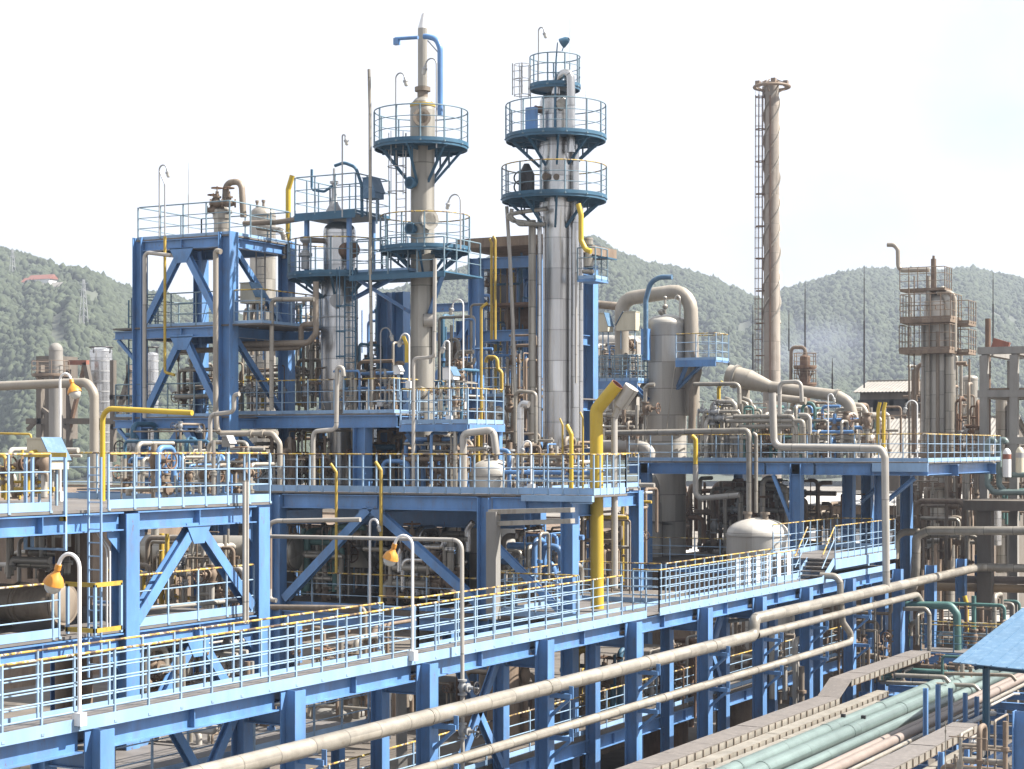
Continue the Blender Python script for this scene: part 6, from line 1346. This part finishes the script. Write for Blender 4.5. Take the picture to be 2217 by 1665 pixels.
# ================================================================ HILLS
def vnoise(x, y, seed=0):
    def h(i, j):
        n = np.sin(i*127.1+j*311.7+seed*74.7)*43758.5453; return n-np.floor(n)
    xi, yi = np.floor(x), np.floor(y); fx, fy = x-xi, y-yi; fx = fx*fx*(3-2*fx); fy = fy*fy*(3-2*fy)
    return (h(xi, yi)*(1-fx)+h(xi+1, yi)*fx)*(1-fy)+(h(xi, yi+1)*(1-fx)+h(xi+1, yi+1)*fx)*fy
def fbm(x, y, seed=0, o=4):
    s = 0; a = .5
    for k in range(o): s = s+a*vnoise(x*2**k, y*2**k, seed+k); a *= .5
    return s
SNc, CSc = SN, CS
def Wn(px, d, z):
    lat = (px-CX)/FPX*d
    return np.stack([-SN*d+CS*lat, CS*d+SN*lat, z], -1)
def hill_height(px, d, ridge, d0, d1, seed, z0=2.0):
    rp = np.interp(px, [a for a, b in ridge], [b for a, b in ridge])
    zr = EYE+(HOR-rp)/FPX*d1
    t = np.clip((d-d0)/(d1-d0), 0, 1.6)
    f = np.where(t < 1, (np.sin((np.clip(t, 0, 1)-.5)*PI)+1)/2*.45+np.clip(t, 0, 1)*.55, 1-(t-1)*.5)
    rid = (fbm(px/160, d/350, seed, 3)-.45)*42*np.sin(np.clip(t, 0, 1)*PI)
    spur = (vnoise(px/95+d/480, d/1100, seed+9)-.5)*36*np.sin(np.clip(t, 0, 1)*PI)
    return z0+(zr-z0)*f+rid+spur
forest_mat = None
def make_hill(ridge, d0, d1, d2, px0, px1, seed, ntree, name_h, col_a, col_b):
    d0, d1, d2 = d0*1.6, d1*1.6, d2*1.6
    px = np.linspace(px0, px1, 240); d = np.concatenate([np.linspace(d0, d1, 90), np.linspace(d1, d2, 25)[1:]])
    PXg, Dg = np.meshgrid(px, d); Z = hill_height(PXg, Dg, ridge, d0, d1, seed)
    V = Wn(PXg, Dg, Z).reshape(-1, 3); nx, ny = len(px), len(d)
    i = np.arange(nx-1)[None, :]+np.arange(ny-1)[:, None]*nx
    F = np.stack([i, i+1, i+nx+1, i+nx], -1).reshape(-1, 4)
    me = bpy.data.meshes.new(name_h); me.from_pydata(V.tolist(), [], F.tolist()); me.polygons.foreach_set('use_smooth', [True]*len(F))
    me.materials.append(M['hillside']); o = bpy.data.objects.new(name_h, me); C.objects.link(o); o['kind'] = 'structure'
    # canopy: thousands of rough crowns read as one wood
    rs = np.random.RandomState(seed)
    import bmesh
    bm = bmesh.new(); bmesh.ops.create_icosphere(bm, subdivisions=1, radius=1); base = np.array([v.co[:] for v in bm.verts]); bf = np.array([[v.index for v in f.verts] for f in bm.faces]); bm.free()
    tp = rs.uniform(px0, px1, ntree); tt = rs.uniform(0.02, 1.04, ntree)**.9; td = d0+(d1-d0)*tt
    n_r = ntree//6; tp[:n_r] = rs.uniform(px0, px1, n_r); td[:n_r] = d1+rs.uniform(-12, 10, n_r)
    dens = fbm(tp/60, td/95, seed+3, 3); keep = dens > .2; tp, td = tp[keep], td[keep]; n = len(tp)
    tz = hill_height(tp, td, ridge, d0, d1, seed)
    sz = rs.uniform(1.0, 2.5, n)*(.75+.5*fbm(tp/25, td/25, seed+5, 2)); hgt = sz*rs.uniform(.8, 1.45, n)
    big = rs.rand(n) < .03; hgt[big] *= 1.35
    ctr = Wn(tp, td, tz+hgt*.55)
    jit = 1+rs.uniform(-.42, .42, (n, len(base), 1))
    vv = base[None]*jit; vv = vv*np.stack([sz, sz, hgt], -1)[:, None, :]
    ang = rs.uniform(0, 2*PI, n); ca, sa = np.cos(ang)[:, None], np.sin(ang)[:, None]
    vv = np.stack([vv[..., 0]*ca-vv[..., 1]*sa, vv[..., 0]*sa+vv[..., 1]*ca, vv[..., 2]], -1)+ctr[:, None, :]
    ff = (bf[None]+(np.arange(n)*len(base))[:, None, None]).reshape(-1, 3)
    me = bpy.data.meshes.new('forest'); nv = n*len(base); me.vertices.add(nv); me.vertices.foreach_set('co', vv.reshape(-1))
    nf = len(ff); me.loops.add(nf*3); me.loops.foreach_set('vertex_index', ff.ravel().astype(np.int32)); me.polygons.add(nf)
    me.polygons.foreach_set('loop_start', (np.arange(nf)*3).astype(np.int32)); me.polygons.foreach_set('loop_total', np.full(nf, 3, np.int32)); me.update(calc_edges=True)
    me.materials.append(M['forest']); o = bpy.data.objects.new('forest', me); C.objects.link(o)
    tag(o, 'dense wood covering the '+name_h.replace('_', ' '), 'forest', None, 'stuff')
M['hillside'] = mk('hillside', (.055, .062, .045), .95, 0, .3, (.09, .085, .06), .4, scale=.02, stretch=1)
M['forest'] = mk('tree_crowns', (.042, .054, .036), .9, 0, .38, (.085, .09, .06), .6, scale=.12, stretch=1, col2=(.07, .085, .052), fine=.5, spec=.1)
make_hill([(-400, 500), (-100, 530), (0, 548), (60, 566), (130, 592), (200, 612), (290, 638), (380, 655), (520, 700), (700, 790), (820, 930)], 330, 620, 800, -420, 820, 3, 38000, 'near_hill', None, None)
make_hill([(850, 640), (1000, 590), (1150, 540), (1230, 525), (1280, 535), (1330, 562), (1400, 582), (1470, 590), (1540, 612), (1600, 640), (1660, 668), (1760, 730), (1900, 830), (1990, 930)], 420, 760, 950, 820, 2000, 11, 38000, 'middle_hill', None, None)
make_hill([(1380, 900), (1500, 780), (1600, 700), (1700, 640), (1760, 622), (1830, 602), (1880, 592), (1960, 592), (2030, 596), (2085, 590), (2140, 598), (2217, 612), (2400, 622), (2650, 640)], 480, 880, 1100, 1380, 2650, 23, 40000, 'far_hill', None, None)
# houses on the near hill
for k, (px, py, w, m) in enumerate(((72, 612, 8, 'red'), (92, 606, 11, 'red'), (78, 626, 7, 'white'), (130, 622, 6, 'white'))):
    dd_ = 872-k*9; p = W(px, py, dd_); t = thing('hill_house', ('lower red roofed house on the wooded near hill', 'upper red roofed house on the wooded near hill', 'white house just below the red roofs on the near hill', 'lone white house apart from the red roofs on the near hill')[k], 'house', p)
    b_ = MB().box(p.x-w*.6, p.x+w*.6, p.y-3, p.y+3, p.z-9, p.z); b_.build('wall', M['white'], t)
    MB().prism([(-3.4, 0), (3.4, 0), (0, 2.4)], (p.x-w*.65, p.y, p.z+.01), (0, 1, 0), (0, 0, 1), (w*1.3, 0, 0)).build('roof', M['red' if m == 'red' else 'roof'], t)
for lab, px, py, h, d in (('faint lattice pylon near the picture edge on the near hill', 27, 600, 60, 900), ('faint lattice pylon lower down the near hill', 181, 690, 85, 760), ('faint lattice pylon on the far hill crest', 1899, 612, 26, 1390)):
    p = W(px, py, d); H = S(h, d); t = MB()
    for sx, sy in ((-1, -1), (1, -1), (1, 1), (-1, 1)): t.bar((p.x+sx*1.3, p.y+sy*1.3, p.z-2), (p.x+sx*.25, p.y+sy*.25, p.z+H), .22, .22)
    for k in range(6):
        w = 1.3-1.05*k/6; z = p.z+H*k/6; t.bar((p.x-w, p.y-w, z), (p.x+w, p.y-w, z+H/8), .14, .14); t.bar((p.x+w, p.y+w, z), (p.x-w, p.y+w, z+H/8), .14, .14)
    for z in (.75, .9): t.bar((p.x-2.4, p.y, p.z+H*z), (p.x+2.4, p.y, p.z+H*z), .2, .2)
    tag(t.build('lattice_pylon', M['grey']), lab, 'pylon')
# ================================================================ CAMERA, LIGHT, SKY, AIR
cam = bpy.data.cameras.new('camera'); co = bpy.data.objects.new('camera', cam); C.objects.link(co)
co.location = (0, 0, EYE)
co.rotation_euler = (PI/2, 0, math.radians(28.17))
cam.sensor_fit = 'HORIZONTAL'; cam.sensor_width = 36; cam.lens = 36*FPX/2217
cam.shift_y = (HOR-832.5)/2217; cam.clip_start = .5; cam.clip_end = 6000
bpy.context.scene.camera = co
SUN_EL, SUN_AZ = math.radians(48), math.atan2(.42, .90)     # direction towards the sun in the ground plane
sd = Vector((math.cos(SUN_EL)*math.cos(SUN_AZ), math.cos(SUN_EL)*math.sin(SUN_AZ), math.sin(SUN_EL)))
sl = bpy.data.lights.new('sun', 'SUN'); sl.energy = 5.0; sl.angle = math.radians(.5); sl.color = (1, .95, .87)
so = bpy.data.objects.new('sun', sl); C.objects.link(so); so.rotation_euler = sd.to_track_quat('Z', 'Y').to_euler(); so.location = (0, 0, 200)
w = bpy.data.worlds.new('World'); bpy.context.scene.world = w; w.use_nodes = True
nt = w.node_tree; N, L = nt.nodes, nt.links; bg = N['Background']
sky = N.new('ShaderNodeTexSky'); sky.sky_type = 'NISHITA'; sky.sun_disc = False; sky.sun_elevation = SUN_EL; sky.sun_rotation = PI/2-SUN_AZ
sky.air_density = 1.2; sky.dust_density = 2.5; sky.altitude = 20
tc = N.new('ShaderNodeTexCoord')
mp = N.new('ShaderNodeMapping'); mp.inputs['Scale'].default_value = (1.6, 1.6, 3.2); L.new(tc.outputs['Generated'], mp.inputs['Vector'])
mp.inputs['Location'].default_value = (.35, .2, 0)
nz = N.new('ShaderNodeTexNoise'); nz.inputs['Scale'].default_value = 1.6; nz.inputs['Detail'].default_value = 6; nz.inputs['Roughness'].default_value = .55; L.new(mp.outputs[0], nz.inputs['Vector'])
rp = N.new('ShaderNodeMapRange'); rp.inputs['From Min'].default_value = .30; rp.inputs['From Max'].default_value = .46; rp.inputs['To Min'].default_value = .55; rp.inputs['To Max'].default_value = 1.0; L.new(nz.outputs['Fac'], rp.inputs['Value'])
mx = N.new('ShaderNodeMix'); mx.data_type = 'RGBA'; mx.inputs['B'].default_value = (6.5, 6.8, 7.4, 1)
pd_ = (W(2150, 150, 1)-Vector((0, 0, EYE))).normalized()
dp = N.new('ShaderNodeVectorMath'); dp.operation = 'DOT_PRODUCT'; dp.inputs[1].default_value = pd_; nrm_ = N.new('ShaderNodeVectorMath'); nrm_.operation = 'NORMALIZE'
L.new(tc.outputs['Generated'], nrm_.inputs[0]); L.new(nrm_.outputs[0], dp.inputs[0])
pm = N.new('ShaderNodeMapRange'); pm.interpolation_type = 'SMOOTHSTEP'; pm.inputs['From Min'].default_value = math.cos(.06); pm.inputs['From Max'].default_value = math.cos(.012); pm.inputs['To Max'].default_value = .6; L.new(dp.outputs['Value'], pm.inputs['Value'])
n2 = N.new('ShaderNodeTexNoise'); n2.inputs['Scale'].default_value = 14; n2.inputs['Detail'].default_value = 5; L.new(tc.outputs['Generated'], n2.inputs['Vector'])
p2 = N.new('ShaderNodeMath'); p2.operation = 'MULTIPLY'; L.new(pm.outputs['Result'], p2.inputs[0]); L.new(n2.outputs['Fac'], p2.inputs[1])
sb = N.new('ShaderNodeMath'); sb.operation = 'SUBTRACT'; sb.use_clamp = True; L.new(rp.outputs['Result'], sb.inputs[0]); L.new(p2.outputs[0], sb.inputs[1])
L.new(sb.outputs[0], mx.inputs['Factor']); L.new(sky.outputs['Color'], mx.inputs['A']); L.new(mx.outputs['Result'], bg.inputs['Color'])
bg.inputs['Strength'].default_value = .05
# the hazy air
hz = MB().box(-1900, 1700, -50, 2300, -1.5, 330).build('haze', M['glass'], None, (0, 0, 0)); hz['kind'] = 'stuff'
hm = bpy.data.materials.new('haze'); hm.use_nodes = True; n_ = hm.node_tree.nodes; n_.remove(n_['Principled BSDF'])
pv = n_.new('ShaderNodeVolumePrincipled'); pv.inputs['Color'].default_value = (.60, .67, .80, 1); pv.inputs['Density'].default_value = .0003; pv.inputs['Anisotropy'].default_value = .2
hm.node_tree.links.new(pv.outputs[0], n_['Material Output'].inputs['Volume'])
hz.data.materials.clear(); hz.data.materials.append(hm)
sc = bpy.context.scene
sc.view_settings.view_transform = 'Standard'; sc.view_settings.look = 'None'; sc.view_settings.exposure = 1.72; sc.view_settings.gamma = 1
sc.cycles.use_denoising = True
sc.cycles.max_bounces = 6; sc.cycles.diffuse_bounces = 2; sc.cycles.glossy_bounces = 3; sc.cycles.volume_bounces = 0; sc.cycles.transparent_max_bounces = 6

# bluish smoke drifting behind the concrete stack
q = W(1762, 752, 300)
so_ = MB().sphere((0, 0, 0), 1, 32, 20).build('smoke', M['glass'], None, (0, 0, 0)); so_.location = q; so_.scale = (15, 9, 7.5); so_['kind'] = 'stuff'; so_['label'] = 'thin bluish smoke drifting behind the concrete stack'
mm = bpy.data.materials.new('smoke'); mm.use_nodes = True; n_ = mm.node_tree.nodes; l_ = mm.node_tree.links; n_.remove(n_['Principled BSDF'])
pv = n_.new('ShaderNodeVolumePrincipled'); pv.inputs['Color'].default_value = (.62, .68, .92, 1)
tcn = n_.new('ShaderNodeTexCoord'); nn = n_.new('ShaderNodeTexNoise'); nn.inputs['Scale'].default_value = 1.7; nn.inputs['Detail'].default_value = 4; l_.new(tcn.outputs['Object'], nn.inputs['Vector'])
ln_ = n_.new('ShaderNodeVectorMath'); ln_.operation = 'LENGTH'; l_.new(tcn.outputs['Object'], ln_.inputs[0])
fo = n_.new('ShaderNodeMapRange'); fo.interpolation_type = 'SMOOTHERSTEP'; fo.inputs['From Min'].default_value = 1.0; fo.inputs['From Max'].default_value = .15; l_.new(ln_.outputs['Value'], fo.inputs['Value'])
mr = n_.new('ShaderNodeMapRange'); mr.inputs['From Min'].default_value = .35; mr.inputs['From Max'].default_value = .75; mr.inputs['To Max'].default_value = .05; l_.new(nn.outputs['Fac'], mr.inputs['Value'])
mu_ = n_.new('ShaderNodeMath'); mu_.operation = 'MULTIPLY'; l_.new(mr.outputs['Result'], mu_.inputs[0]); l_.new(fo.outputs['Result'], mu_.inputs[1])
l_.new(mu_.outputs[0], pv.inputs['Density']); l_.new(pv.outputs[0], n_['Material Output'].inputs['Volume'])
so_.data.materials.clear(); so_.data.materials.append(mm)
sc.cycles.volume_step_rate = 3
